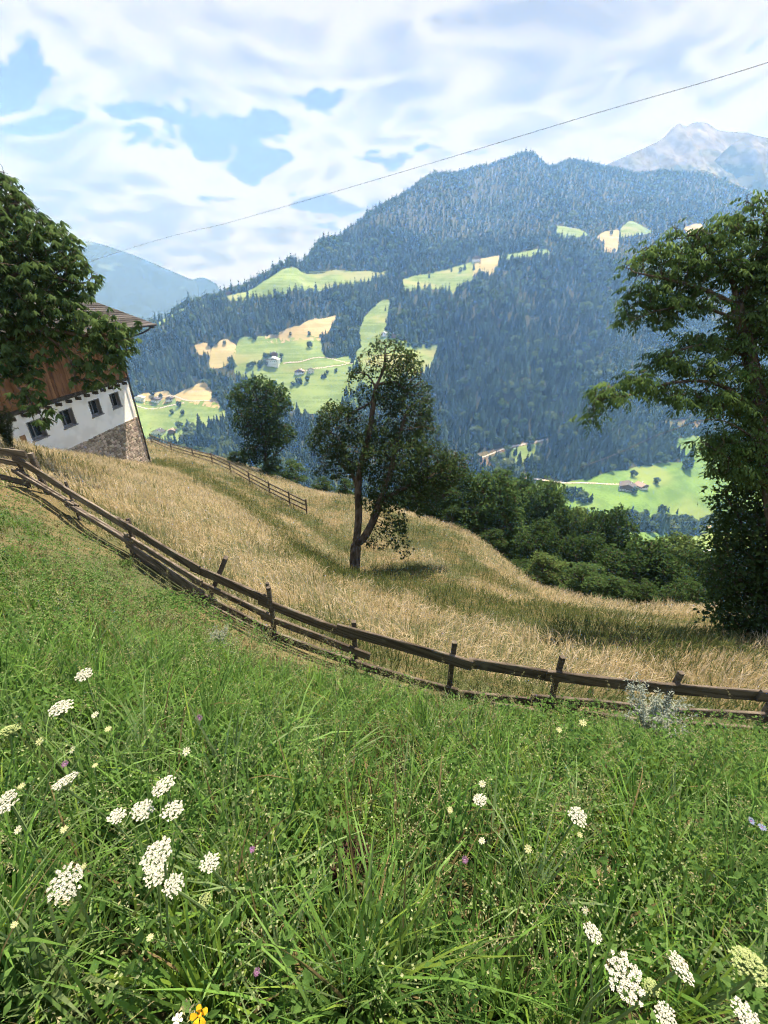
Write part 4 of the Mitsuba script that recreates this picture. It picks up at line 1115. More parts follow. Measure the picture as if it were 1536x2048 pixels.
t, tw, r = ash_like('chestnut_tree', 'large broad leaved tree hanging over the farmhouse at the left edge', limbs, blobs, 21, 6000, .15, .15, 1.5, .28, None, None, 0, 0, 0)
PAL = [palmate(k, 7, .20, .056) for k in range(5)]
hang_leaves(t, r, tw, 1, .10, PAL, ((0.026, 0.060, 0.019), (0.135, 0.215, 0.078)), pieces=280)

# the big tree at the right edge
Z = 9.5
root = sight(1610, 1400, 8.6); root[2] = float(H(root[0], root[1])) - .2
limbs = [[root, sight(1575, 1150, 9.3), sight(1545, 980, 9.5), sight(1522, 830, 9.6), sight(1500, 715, 9.6), sight(1474, 610, 9.6), sight(1462, 520, 9.6)],
         [sight(1522, 830, 9.6), sight(1440, 770, 9.3), sight(1350, 765, 9.1), sight(1260, 790, 8.9), sight(1190, 800, 8.8)],
         [sight(1500, 715, 9.6), sight(1420, 690, 9.4), sight(1360, 700, 9.3), sight(1320, 720, 9.2)],
         [sight(1474, 610, 9.6), sight(1410, 580, 9.4), sight(1340, 560, 9.3), sight(1270, 545, 9.2)],
         [sight(1480, 640, 9.6), sight(1400, 615, 9.4), sight(1320, 620, 9.3), sight(1260, 645, 9.2)],
         [sight(1474, 610, 9.6), sight(1520, 520, 9.6), sight(1540, 440, 9.7)],
         [sight(1470, 570, 9.6), sight(1430, 520, 9.5), sight(1390, 470, 9.4)],
         [sight(1545, 980, 9.5), sight(1480, 930, 9.2), sight(1430, 900, 9.0)],
         [sight(1540, 900, 9.5), sight(1440, 840, 8.8), sight(1330, 865, 8.5), sight(1240, 905, 8.3), sight(1160, 935, 8.2)]]
blobs = [blob(*a) for a in [(1352, 455, Z, 18, .8), (1390, 480, Z, 32, .7), (1440, 465, Z, 38, .7), (1510, 430, Z, 48, .9), (1300, 505, Z, 32, .6), (1262, 535, Z, 24, .7), (1350, 530, Z, 48, .6), (1430, 530, Z, 56, .6), (1520, 540, Z, 50), (1275, 590, Z, 26, .8), (1252, 630, Z, 16), (1320, 595, Z, 38, .6), (1400, 600, Z, 45, .55), (1490, 640, Z, 45, .6), (1330, 640, Z, 30, .45), (1395, 680, Z, 36, .45), (1470, 690, Z, 40, .5), (1330, 715, Z - .2, 34, .5), (1400, 735, Z - .2, 42, .45), (1480, 745, Z - .2, 45, .5), (1280, 755, Z - .4, 36, .5), (1215, 785, Z - .6, 34, .55), (1190, 825, Z - .6, 18, .8), (1340, 785, Z - .4, 38, .4), (1430, 795, Z - .3, 45, .4), (1510, 810, Z, 55, .6), (1430, 885, Z - .3, 34, .7), (1480, 890, Z - .2, 50, .7), (1450, 930, Z - .3, 34, .7), (1520, 920, Z, 55), (1570, 620, Z, 80), (1590, 800, Z, 80), (1560, 500, Z, 60)]]
t, tw, r = ash_like('ash_tree', 'big tree leaning in from the right edge with drooping layered branches', limbs, blobs, 33, 7500, .12, .11, 1.2, .20, None, None, 0, 0, 0)
PIN = [palmate(40 + k, 7, .12, .042, True) for k in range(5)]
hang_leaves(t, r, tw[meshkit.fbm(tw / .5, 3, 6) > .36], 2, .075, PIN, ((0.036, 0.082, 0.022), (0.140, 0.225, 0.072)), scale=(.65, 1.2), pieces=280)

# dense dark tree under it
Z = 10.2
root = sight(1530, 1345, Z); root[2] = float(H(root[0], root[1])) - .2
limbs = [[root, sight(1530, 1250, Z), sight(1525, 1120, Z), sight(1515, 1000, Z)], [sight(1528, 1220, Z), sight(1480, 1160, Z), sight(1455, 1100, Z)], [sight(1530, 1270, Z), sight(1480, 1240, Z)], [sight(1525, 1120, Z), sight(1480, 1040, Z), sight(1450, 990, Z)]]
blobs = [blob(*a) for a in [(1530, 985, Z, 60), (1470, 1000, Z, 42), (1500, 1060, Z, 62), (1450, 1075, Z, 34), (1540, 1130, Z, 80), (1480, 1140, Z, 55), (1450, 1160, Z, 30), (1520, 1220, Z, 70), (1470, 1215, Z, 45), (1500, 1275, Z, 45), (1455, 1255, Z, 30), (1480, 1290, Z, 28), (1600, 1150, Z, 90)]]
t, tw, r = ash_like('dark_tree', 'dense dark leafy tree at the right edge under the drooping branches', limbs, blobs, 44, 6000, .14, .14, 1.3, .14, None, None, 0, 0, 0)
mesh, col = leaf_cloud(r, tw, 9, .13, .115, .5, 'leaf', .9, 1.7, ((0.024, 0.052, 0.017), (0.072, 0.124, 0.042)))
part(t, 'foliage', mikit.ply(mesh, 'leaves', color=col), 'stuff')


# broadleaf trees of the middle distance: four grown prototypes, each copy turned and stretched
def proto_tree(seed, shape):
    rr = np.random.default_rng(seed)
    limbs = [[(0, 0, -.05), (rr.normal(0, .01), rr.normal(0, .01), .2), (rr.normal(0, .02), rr.normal(0, .02), .45), (rr.normal(0, .02), rr.normal(0, .02), .75)]]
    limbs = [np.array(limbs[0], float)]
    for k in range(7):
        z = .16 + k * .075; a = k * 2.4 + rr.uniform(-.4, .4); L = .24 * (1 - .5 * k / 7)
        limbs.append(np.array([(0, 0, z), (L * .5 * math.cos(a), L * .5 * math.sin(a), z + .05), (L * math.cos(a), L * math.sin(a), z + .12)]))
    blobs = []
    for k in range(17 if shape != 'bush' else 30):
        z = rr.uniform(.22, .9); a = rr.uniform(0, 6.28)
        env = {'round': math.sin(math.pi * min(1, max(0, (z - .08) / .98))) ** .7 * .30, 'tall': .22 * (1.05 - z) ** .5 * 1.2, 'bush': .42 * (1.08 - z) ** .5}[shape]
        q = env * (rr.uniform(.35, .95) if shape != 'bush' else rr.uniform(.1, 1.15))
        blobs.append((np.array([q * math.cos(a), q * math.sin(a), z]), np.full(3, rr.uniform(.075, .16) if shape != 'bush' else rr.uniform(.05, .11)) * [1, 1, rr.uniform(.75, 1.1)]))
    blobs.append((np.array([0, 0, .9]), np.full(3, .09)))
    if shape != 'bush':
        blobs.append((np.array([0, 0, .55]), np.array([.2, .2, .28])))
    N, P, w, kids, nl = grow(seed, limbs, blobs, 3600, .027, .026, .3)
    rad = np.maximum(.0011, .024 * (w / w[0]) ** .45)
    i = np.nonzero(P >= 0)[0]
    trunk = segs_mesh(N[P[i]], N[i], rad[P[i]], rad[i], 4)
    tw = N[(w < 4) & (np.arange(len(N)) >= nl)]
    return trunk, tw, rr


KINDS = {}
for nm, seed, shape in (('round', 51, 'round'), ('round2', 52, 'round'), ('tall', 53, 'tall'), ('bush', 54, 'bush')):
    trunk, tw, rr = proto_tree(seed, shape)
    sh = []
    for lo, hi in (((0.022, 0.050, 0.016), (0.074, 0.132, 0.042)), ((0.038, 0.082, 0.026), (0.105, 0.178, 0.060)), ((0.062, 0.11, 0.032), (0.145, 0.215, 0.072))):
        mesh, col = leaf_cloud(rr, tw, 4, .016, .030, .3, 'diamond', .9, 1.4, (lo, hi))
        sh.append(mikit.ply(mesh, 'leaves', color=col))
    KINDS[nm] = (mikit.ply(trunk, 'bark'), sh)


def broadleaf(name, label, cat, px, top, Z, halfw, kind, tone, deg, group=None):
    """A tree whose crown top is at picture height 'top' above the ground point under px at that depth."""
    q = sight(px, top, Z)
    g = float(H(q[0], q[1]))
    h = q[2] - g
    wd = halfw / 830.0 * Z / {'round': .36, 'round2': .36, 'tall': .27, 'bush': .40}[kind]
    t = thing(name, label, cat, group)
    m = T().translate([float(q[0]), float(q[1]), g]).rotate([0, 0, 1], deg).scale([wd, wd, h])
    part(t, 'trunk', moved(KINDS[kind][0], m)); part(t, 'foliage', moved(KINDS[kind][1][tone], m))


broadleaf('broadleaf_tree', 'dense round dark tree standing just behind the far three rail fence', 'tree', 510, 748, 44, 74, 'round', 0, 20)
for a in [
    ('large rounded tree at the left of the dark tree clump beyond the ridge', 1012, 931, 33, 96, 'round2', 1, 60),
    ('tree half hidden behind the fruit tree at the ridge', 900, 921, 36, 69, 'round', 0, 130),
    ('second tree from the left in the clump, deeper and darker', 948, 971, 38, 67, 'round', 0, 210),
    ('slender lighter tree right of the large rounded tree', 1105, 971, 40, 60, 'tall', 1, 300),
    ('pale green tall tree in the middle of the clump', 1165, 1008, 42, 73, 'round2', 2, 10),
    ('dark tree with feathery top rising behind the bushes', 1240, 1012, 36, 77, 'round', 0, 77),
    ('broad dark tree at the right of the clump', 1290, 1074, 25, 96, 'round2', 0, 150),
    ('dark tree at the right end of the clump beside the dry grass', 1355, 1118, 24, 75, 'round', 0, 240),
    ('light yellowish birch like tree near the valley houses', 1378, 1076, 31, 63, 'tall', 2, 33),
    ('dark tree filling the gap at the right of the clump', 1440, 1100, 27, 69, 'round', 0, 290),
    ('tree in the shade between the tall pale tree and the rounded tree', 1085, 1036, 30, 69, 'round2', 0, 180),
    ('dark undergrowth tree in the centre of the clump', 1195, 1071, 30, 75, 'round', 0, 95),
    ('tree just right of the fruit tree foliage on the ridge', 860, 946, 40, 56, 'round2', 0, 15),
    ('small tree on the far side of the ridge under the round dark tree', 580, 921, 60, 42, 'bush', 1, 15),
    ('tree in the dark gap right of the slender lighter tree', 1135, 1008, 38, 63, 'round2', 0, 345), ('dark tree behind the pale green tall tree', 1205, 1026, 44, 63, 'round', 0, 222), ('tree with open crown at the back right of the clump', 1320, 1074, 38, 58, 'round2', 1, 101),
    ('tree behind the large rounded tree of the clump', 1050, 946, 46, 56, 'round', 0, 66), ('dark low tree behind the fruit tree branches on the ridge', 820, 971, 44, 52, 'round', 0, 199),
]:
    broadleaf('broadleaf_tree', a[0], 'tree', *a[1:])
for a in [
    ('bright bush at the foot of the clump beside the golden ridge', 1095, 1112, 23.5, 62, 'bush', 2, 40), ('bluish green bush at the clump foot next to the dry grass', 1180, 1130, 21, 66, 'bush', 1, 80),
    ('leafy bush in front of the dark tree clump', 1225, 1150, 20, 52, 'round2', 1, 120), ('low bush at the lower edge of the clump', 1300, 1165, 18, 50, 'bush', 0, 160), ('low dark bush behind the crest of dry grass on the right', 1390, 1165, 19, 60, 'bush', 0, 200),
    ('small dark bush on the ridge shoulder', 1050, 1120, 27, 50, 'bush', 0, 250), ('bush under the large rounded tree', 985, 1060, 31, 54, 'bush', 0, 280), ('bush at the end of the three rail fence ridge', 640, 955, 48, 34, 'bush', 0, 310), ('bush under the round dark tree behind the fence', 540, 915, 46, 40, 'bush', 1, 340), ('dark bush behind the fruit tree trunk', 690, 960, 42, 36, 'bush', 0, 20),
    ('bush below the round dark tree on its left', 470, 905, 48, 34, 'bush', 0, 70), ('bush on the crest between the fence end and the fruit tree', 770, 985, 40, 34, 'bush', 0, 110), ('shrub on the far crest right of the trunk', 910, 1010, 34, 42, 'bush', 0, 140),
]:
    broadleaf('bush', a[0], 'bush', *a[1:])

# ------------------------------------------------------------------ grass
rg = np.random.default_rng(71)
fence_line = LineString(P2)
_fx, _fy = P2[:, 0], P2[:, 1]


def beyond_fence(xy):
    return xy[:, 1] > np.interp(xy[:, 0], _fx, _fy)


def path_band(px, width):
    q = on_ground(px, 3.0)
    return LineString(q[:, :2]), width


def nearness(band, xy):
    line, wd = band
    d = shapely.distance(line, shapely.points(xy))
    return np.exp(-(d / wd) ** 2)


GREEN = [path_band(*b) for b in [
    ([(320, 925), (400, 958), (470, 992), (540, 1045), (600, 1095), (680, 1148)], 1.15), ([(470, 965), (540, 1005), (620, 1050), (690, 1100)], .9), ([(850, 1062), (900, 1110), (960, 1155), (1020, 1180)], 1.3),
    ([(800, 1150), (880, 1180), (960, 1215), (1060, 1235), (1160, 1262), (1260, 1262), (1360, 1270)], 1.15), ([(1180, 1265), (1280, 1280), (1400, 1300)], .7), ([(720, 1310), (900, 1362), (1100, 1400), (1300, 1425), (1500, 1440)], .40),
    ([(1120, 1225), (1250, 1240), (1400, 1245)], .9), ([(160, 905), (230, 905), (290, 925)], 1.0), ([(760, 1020), (800, 1050), (830, 1090)], .8)]]
PATH = path_band([(20, 985), (90, 1035), (180, 1085), (290, 1140), (400, 1215), (500, 1272), (560, 1300)], .72)
PATH2 = path_band([(80, 1090), (170, 1150), (280, 1205), (380, 1260)], .5)


def strips(base, h, w, az, lean, prof, face, curl=1.0, nz=None):
    """Bent tapering blades: one strip each; prof gives the width at each level, the last level is the tip."""
    n, k = len(base), len(prof)
    t = np.linspace(0, 1, k)
    d = np.column_stack([np.cos(az), np.sin(az), np.zeros(n)])
    hor = lean[:, None] * t[None] ** (1 + curl)
    ver = t[None] * np.sqrt(np.maximum(0.05, 1 - np.minimum(.95, lean[:, None] ** 2 * t[None] ** (2 * curl)))) - np.maximum(0, lean[:, None] - .85) * t[None] ** 3 * .6
    c = base[:, None] + (d[:, None] * hor[..., None] + np.array([0, 0, 1.0]) * ver[..., None]) * h[:, None, None]
    s = np.column_stack([-np.sin(az + face), np.cos(az + face), np.zeros(n)])
    wd = w[:, None] * np.asarray(prof)[None]
    L = c[:, :-1] - s[:, None] * wd[:, :-1, None] / 2
    R = c[:, :-1] + s[:, None] * wd[:, :-1, None] / 2
    v = np.concatenate([L, R, c[:, -1:]], 1)
    m = k - 1
    f = []
    for i in range(m - 1):
        f += [[i, m + i, m + i + 1], [i, m + i + 1, i + 1]]
    f += [[m - 1, 2 * m - 1, 2 * m]]
    f = np.array(f)
    fs = (f[None] + (np.arange(n) * (2 * m + 1))[:, None, None]).reshape(-1, 3)
    return v.reshape(-1, 3), fs, 2 * m + 1


def sow(n, x0, x1, y0, y1, dens, lift=.6):
    """Random ground points in view, thinned to the wanted density (per square metre, a function of distance)."""
    xy = np.column_stack([rg.uniform(x0, x1, n), rg.uniform(y0, y1, n)])
    per = n / ((x1 - x0) * (y1 - y0))
    p = np.column_stack([xy, H(xy[:, 0], xy[:, 1])])
    Z = p[:, 1] * CP - p[:, 2] * SP
    keep = (rg.random(n) < dens(np.maximum(Z, .3)) / per) & (in_view(p, 110, 60) | in_view(p + [0, 0, lift], 110, 60))
    return p[keep]


def palette(n, cols, weights):
    k = rg.choice(len(cols), n, p=np.array(weights) / sum(weights))
    a = np.array([c[0] for c in cols])[k]; b = np.array([c[1] for c in cols])[k]
    t = rg.random((n, 1))
    return a * (1 - t) + b * t


def in_house(p):
    return (p[:, 0] < HX + .1) & (p[:, 1] < HY1 + .1)


# tall dry grass beyond the fence
p = np.vstack([sow(700000, -24, 14, 3, 16, lambda Z: np.clip(4600 / Z ** 1.22, 0, 560)), sow(700000, -34, 20, 16, 52, lambda Z: np.clip(4700 / Z ** 1.22, 0, 240))])
p = p[beyond_fence(p[:, :2]) & ~in_house(p)]
p = p[visible(p, np.full(len(p), .6), slack=.15)]
xy = p[:, :2]
green = np.zeros(len(p))
for b in GREEN:
    green = np.maximum(green, nearness(b, xy))
pn = meshkit.fbm(np.column_stack([xy / 2.6, xy[:, 0] * 0]), 4, 5)
pf = meshkit.fbm(np.column_stack([xy / .7, xy[:, 0] * 0]), 3, 15)
green = np.clip(green * 1.75 + (pn - .5) * 1.9 + (pf - .5) * 1.3, 0, 1)
Z = p[:, 1] * CP - p[:, 2] * SP
n = len(p)
isg = rg.random(n) < green * .96 + .04
gold = palette(n, [((.43, .365, .225), (.57, .495, .335)), ((.33, .275, .155), (.45, .375, .225)), ((.50, .45, .345), (.62, .555, .435)), ((.24, .24, .105), (.34, .325, .16))], [4, 2.0, 2.8, 1.5])
olive = palette(n, [((.070, .095, .030), (.125, .15, .055)), ((.045, .078, .024), (.085, .12, .042)), ((.17, .17, .075), (.25, .235, .115))], [3, 3.2, 1.2])
col = np.where(isg[:, None], olive, gold)
fd = shapely.distance(fence_line, shapely.points(xy))
h = np.where(isg, rg.uniform(.26, .52, n), rg.uniform(.24, .58, n) * (1 - .5 * green)) * (.75 + .5 * pn) * np.clip(.35 + fd * .45, .35, 1)
isg = isg | ((fd < 1.0) & (rg.random(n) < .55))
col = np.where(isg[:, None], olive, gold)
az = meshkit.fbm(np.column_stack([xy / 1.6, xy[:, 0] * 0]), 2, 8) * 9 + rg.normal(0, 1.3, n)
lean = np.clip(rg.normal(.36, .22, n), .03, 1.0)
wd = np.where(isg, .0042, .0034) * (1 + Z * .055) * rg.uniform(.7, 1.4, n)
v, f, k = strips(p - [0, 0, .03], h, wd, az, lean, np.array([.8, .7, .9, 2.0, 0]), rg.uniform(-.7, .7, n), 1.1)
struct('hay_grass', mikit.ply((v, f), 'leaves', color=np.repeat(col, k, 0)), 'stuff', 'tall dry golden grass with greener bands covering the slope beyond the fence', 'grass')

# the green meadow on this side: tufts of arching blades, and single blades between them
def fence_gap(xy):
    return shapely.distance(fence_line, shapely.points(xy))


def meadow(p, nb):
    """Tufts at p with nb blades each: returns the blades' feet, heights, widths, headings, leans and colours."""
    xy = p[:, :2]
    path = np.maximum(nearness(PATH, xy), .8 * nearness(PATH2, xy))
    pn = meshkit.fbm(np.column_stack([xy / .8, xy[:, 0] * 0]), 4, 6)
    pb = meshkit.fbm(np.column_stack([xy / 1.7, xy[:, 0] * 0]), 3, 26)
    worn = np.clip(path * 1.7 + (pn - .5) * 1.5 - .08, 0, 1)
    ht = rg.uniform(.20, .50, len(p)) * (.55 + .9 * pb) * (1 - .72 * worn) * np.clip(.14 + .42 * fence_gap(xy), .14, 1) * np.where(xy[:, 0] < -2.2, .62, 1.0)
    wt = rg.uniform(.005, .0115, len(p))
    lt = rg.uniform(.30, .62, len(p))
    hue = palette(len(p), [((.095, .190, .034), (.140, .250, .056)), ((.12, .21, .050), (.18, .285, .088)), ((.050, .115, .026), (.082, .155, .040)), ((.15, .22, .085), (.215, .29, .135)), ((.135, .215, .032), (.185, .265, .050))], [5, 4, 3.5, 2.2, 2])
    i = np.repeat(np.arange(len(p)), nb)
    n = len(i)
    r = rg.uniform(0, 1, n) ** .5 * .055
    a = rg.uniform(0, 6.283, n)
    foot = p[i] + np.column_stack([r * np.cos(a), r * np.sin(a), np.zeros(n)])
    az = a + rg.normal(0, .5, n) + np.where(rg.random(n) < .25, rg.uniform(0, 6.28, n), 0)
    lean = np.clip(np.abs(rg.normal(lt[i], .22)), .05, 1.1)
    h = ht[i] * rg.uniform(.55, 1.15, n)
    c = hue[i] * [.92, 1.0, 1.04] * rg.uniform(.7, 1.5, (n, 1))
    dry = palette(n, [((.11, .095, .045), (.19, .16, .08)), ((.18, .145, .075), (.28, .23, .125)), ((.055, .085, .03), (.10, .13, .045))], [3, 1.6, 2.8])
    isdry = rg.random(n) < np.clip(worn[i] * .95 + .035, 0, 1)
    c = np.where(isdry[:, None], dry, c)
    Z = foot[:, 1] * CP - foot[:, 2] * SP
    w = wt[i] * rg.uniform(.7, 1.25, n) * (1 + np.maximum(Z - 3, 0) * .07)
    return foot, h, w, az, lean, c, Z


def mine(p):
    return p[~beyond_fence(p[:, :2] + [0, .12]) & (np.hypot(p[:, 0], p[:, 1]) > .25)]


parts_ = []
for zone, dens, nb in (((200000, -4.2, 4.2, -.3, 4.6), lambda Z: np.clip(96 / Z ** .35, 0, 110), 34), ((120000, -13, -1.5, 1.2, 11), lambda Z: np.clip(90 / Z ** .35, 0, 90), 16), ((40000, 3.5, 8, 0, 4.6), lambda Z: 55 + 0 * Z, 22)):
    parts_.append(meadow(mine(sow(*zone, dens)), nb))
for zone, dens in (((400000, -4.2, 4.2, -.3, 4.6), lambda Z: np.clip(900 / Z ** .5, 0, 900)), ((300000, -13, -1.5, 1.2, 11), lambda Z: np.clip(420 / Z ** .3, 0, 400))):
    parts_.append(meadow(mine(sow(*zone, dens)), 1))
foot, h, w, az, lean, c, Z = [np.concatenate([q[k] for q in parts_]) for k in range(7)]
for sel, prof in ((Z < 2.8, np.array([.72, .95, 1.0, .88, .62, 0])), (Z >= 2.8, np.array([.8, 1, .75, 0]))):
    v, f, k = strips(foot[sel] - [0, 0, .02], h[sel], w[sel], az[sel], lean[sel], prof, rg.normal(0, .5, sel.sum()), 1.25)
    struct('meadow_grass', mikit.ply((v, f), 'leaves', color=np.repeat(c[sel], k, 0)), 'stuff', 'lush green grass blades of the steep meadow in front of the fence', 'grass')

# flowering grasses: stalk with a loose pale panicle
def panicles(name, p, label, cols, hh, m, rich=26):
    n = len(p)
    az = rg.uniform(0, 6.28, n); lean = np.clip(rg.normal(.38, .2, n), .05, .9); h = rg.uniform(*hh, n)
    Z = np.maximum(p[:, 1] * CP - p[:, 2] * SP, .5)
    c = palette(n, cols, [1] * len(cols))
    v, f, k = strips(p, h, .0022 * (1 + Z * .06), az, lean, np.array([1, .9, .8, .7, 0]), np.zeros(n), 1.2)
    tip = v.reshape(n, k, 3)[:, -1]; low = v.reshape(n, k, 3)[:, 3]
    idx = np.repeat(np.arange(n), rich)
    t = rg.random(len(idx))[:, None]
    q = low[idx] * (1 - t) + tip[idx] * t + rg.normal(0, .016, (len(idx), 3)) * (1.2 - t)
    m2, c2 = leaf_cloud(rg, q, 1, .001, .011, -.6, 'diamond', 1.5, 2.6, (c.min(0) * .85, c.max(0) * 1.1))
    struct(name, mikit.ply(join([(v, f), m2]), m, color=np.vstack([np.repeat(c, k, 0), c2])), 'stuff', label, 'grass')


q = np.vstack([sow(14000, -4, 4, .2, 4.4, lambda Z: 60 + 0 * Z), sow(12000, -10, -1, 1, 9, lambda Z: 34 + 0 * Z)])
q = q[~beyond_fence(q[:, :2] + [0, .2]) & (fence_gap(q[:, :2]) > .45)]
panicles('seeding_grass', q, 'pale seeding grass stalks rising among the green meadow', [((.24, .27, .12), (.38, .39, .20)), ((.36, .32, .19), (.50, .45, .29)), ((.17, .25, .09), (.28, .34, .15)), ((.20, .30, .12), (.32, .40, .19))], (.28, .60), 'leaves')

# leafy herbs between the grasses
q = np.vstack([sow(60000, -4, 4, -.2, 4.4, lambda Z: np.clip(260 / Z ** .3, 0, 300)), sow(40000, -11, -1, 1, 10, lambda Z: np.clip(150 / Z ** .3, 0, 150))])
q = q[~beyond_fence(q[:, :2] + [0, .1]) & (fence_gap(q[:, :2]) > .45) & (np.hypot(q[:, 0], q[:, 1]) > .3)]
hp = meshkit.fbm(np.column_stack([q[:, :2] / .6, q[:, 0] * 0]), 3, 61)
q = q[rg.random(len(q)) < np.clip((hp - .35) * 3.2, .08, 1)]
idx = np.repeat(np.arange(len(q)), 11)
hz = rg.uniform(.05, .42, len(idx)) * np.where(q[idx, 0] < -2.5, .5, 1)
at = q[idx] + np.column_stack([rg.normal(0, .035, len(idx)), rg.normal(0, .035, len(idx)), hz])
mesh, col = leaf_cloud(rg, at, 1, .006, .034, .15, 'leaf', .9, 1.9, ((.055, .130, .030), (.13, .24, .070)))
struct('meadow_herb', mikit.ply(mesh, 'leaves', color=col), 'stuff', 'small leaved green herbs growing between the meadow grasses', 'herb')
# bedstraw: clouds of tiny pale flowers
q = np.vstack([sow(60000, -4, 4.5, .1, 4.4, lambda Z: 90 + 0 * Z), sow(20000, -9, -1, 1.5, 9, lambda Z: 24 + 0 * Z)])
q = q[~beyond_fence(q[:, :2] + [0, .1]) & (fence_gap(q[:, :2]) > .6)]
hp = meshkit.fbm(np.column_stack([q[:, :2] / .75, q[:, 0] * 0]), 3, 91)
q = q[rg.random(len(q)) < np.clip((hp - .47) * 6, 0.02, 1)]
idx = np.repeat(np.arange(len(q)), 16)
at = q[idx] + np.column_stack([rg.normal(0, .022, len(idx)), rg.normal(0, .022, len(idx)), rg.uniform(.22, .46, len(idx))])
mesh, col = leaf_cloud(rg, at, 1, .004, .0085, 0, 'diamond', 1.2, 1.15, ((.20, .28, .10), (.44, .50, .30)))
struct('bedstraw', mikit.ply(mesh, 'leaves', color=col), 'stuff', 'clouds of tiny pale flowers scattered through the green meadow', 'wildflowers')

# ------------------------------------------------------------------ single flowers and plants
mat('petal_white', {'type': 'principled', 'base_color': VC, 'roughness': 0.7, 'specular': 0.2})
matte('stalk', (0.12, 0.19, 0.07))
rw = np.random.default_rng(99)


def above(px, py, lift):
    """The point at height 'lift' over the meadow that shows at that picture position."""
    d = sight(px, py, 1.0)
    t = np.geomspace(.35, 14, 1500)
    k = int(np.argmax(d[2] * t < H(d[0] * t, d[1] * t) + lift))
    return d * t[k]


def umbel(t, top, dia, col, tilt, seed, dome=.12):
    """A flat umbel: rays from the stem head, each ending in a tight cluster of tiny florets."""
    r = np.random.default_rng(seed)
    R = dia / 2
    nrm = np.array([tilt[0], tilt[1], 1.0]); nrm /= np.linalg.norm(nrm)
    e1 = np.cross(nrm, [0, 1, .2]); e1 /= np.linalg.norm(e1); e2 = np.cross(nrm, e1)
    n = 64
    k = np.arange(n)
    rr = R * np.sqrt((k + .5) / n) * r.uniform(.88, 1.06, n); an = k * 2.39996 + r.normal(0, .12, n)
    cc = top + e1 * (rr * np.cos(an))[:, None] + e2 * (rr * np.sin(an))[:, None] + nrm * (dome * R * (1 - (rr / R) ** 2) + r.normal(0, R * .03, n))[:, None]
    foot = top - nrm * R * .75
    m = 11
    j = np.arange(m)
    cr = R * .108 * np.sqrt((j + .4) / m)
    P = []
    for i in range(n):
        ca = j * 2.39996 + r.uniform(0, 6)
        P.append(cc[i] + e1 * (cr * np.cos(ca))[:, None] + e2 * (cr * np.sin(ca))[:, None] + nrm * (R * .035 * (1 - (cr / (R * .15)) ** 2) + r.normal(0, R * .012, m))[:, None])
    P = np.vstack(P)
    s = R * r.uniform(.028, .046, len(P))
    q = r.normal(0, .28, (len(P), 3)) + nrm; q /= np.linalg.norm(q, axis=1, keepdims=True)
    a1 = np.cross(q, e1 + .01); a1 /= np.linalg.norm(a1, axis=1, keepdims=True); a2 = np.cross(q, a1)
    ang = np.arange(5) * 2 * math.pi / 5
    ring = P[:, None] + (np.cos(ang)[None, :, None] * a1[:, None] + np.sin(ang)[None, :, None] * a2[:, None]) * s[:, None, None]
    v = np.concatenate([ring, (P - q * s[:, None] * .3)[:, None]], 1).reshape(-1, 3)
    f = (np.array([[i, (i + 1) % 5, 5] for i in range(5)])[None] + (np.arange(len(P)) * 6)[:, None, None]).reshape(-1, 3)
    c = np.repeat(np.array(col) * r.uniform(.7, 1.12, (len(P), 1)), 6, 0)
    part(t, 'florets', mikit.ply((v, f), 'petal_white', color=np.clip(c, 0, .92)), 'stuff')
    part(t, 'rays', mikit.ply(segs_mesh(np.tile(foot, (n, 1)), cc - nrm * R * .02, np.full(n, R * .018), np.full(n, R * .012), 3), 'stalk'), 'stuff')
    g = np.array([foot[0] + r.normal(0, .05), foot[1] + r.normal(0, .05), 0]); g[2] = float(H(g[0], g[1])) - .02
    st = smooth_path([g, (g * .55 + foot * .45) + [r.normal(0, .025), r.normal(0, .025), 0], foot - nrm * R * .5, foot], 6)
    part(t, 'stem', mikit.ply(tube_line(st, np.linspace(.0042, .0028, len(st)), 5), 'stalk'))


WHITE = (.45, .475, .42)
UMB = [(168, 1350, 38, .62, 'white umbel farthest up the left of the meadow'), (122, 1416, 50, .66, 'white umbel second from the top at the left'), (131, 1562, 54, .62, 'tilted white umbel left of the four clustered ones'), (10, 1606, 56, .6, 'white umbel cut by the left picture edge'),
       (328, 1572, 54, .66, 'topmost white umbel of the group of four'), (233, 1632, 40, .55, 'smallest white umbel at the left end of the group of four'), (285, 1620, 48, .58, 'white umbel in the middle of the group of four'), (345, 1621, 50, .60, 'white umbel at the right end of the group of four'),
       (315, 1710, 72, .66, 'broad white umbel above the two smaller ones at lower left'), (312, 1748, 52, .55, 'white umbel half hidden under the broad one'), (348, 1770, 46, .60, 'round white umbel below right of the broad one'), (420, 1725, 43, .6, 'round white umbel standing alone right of the broad one'), (132, 1766, 74, .66, 'large loose white umbel at the lower left'),
       (960, 1600, 34, .60, 'small open white umbel nearest the middle of the meadow'), (1155, 1632, 44, .60, 'white umbel on the right half above the lower cluster'), (1185, 1865, 42, .62, 'small white umbel just above the largest one at lower right'), (1250, 1955, 88, .68, 'largest white umbel at the lower right'),
       (1362, 1935, 58, .64, 'white umbel up and right of the largest one'), (1330, 2030, 46, .6, 'white umbel at the bottom edge under the largest one'), (1492, 2030, 60, .62, 'white umbel in the bottom right corner')]
for i, (a, b, wpx, lift, lab) in enumerate(UMB):
    q = above(a, b, lift)
    Zq = project(q)[0, 2]
    t = thing('wild_carrot', lab, 'flower', 'white umbel flowers of the meadow')
    umbel(t, q, 0.84 * wpx * Zq / 830, WHITE, (rw.normal(.05, .22), rw.normal(-.05, .22)), 300 + i)
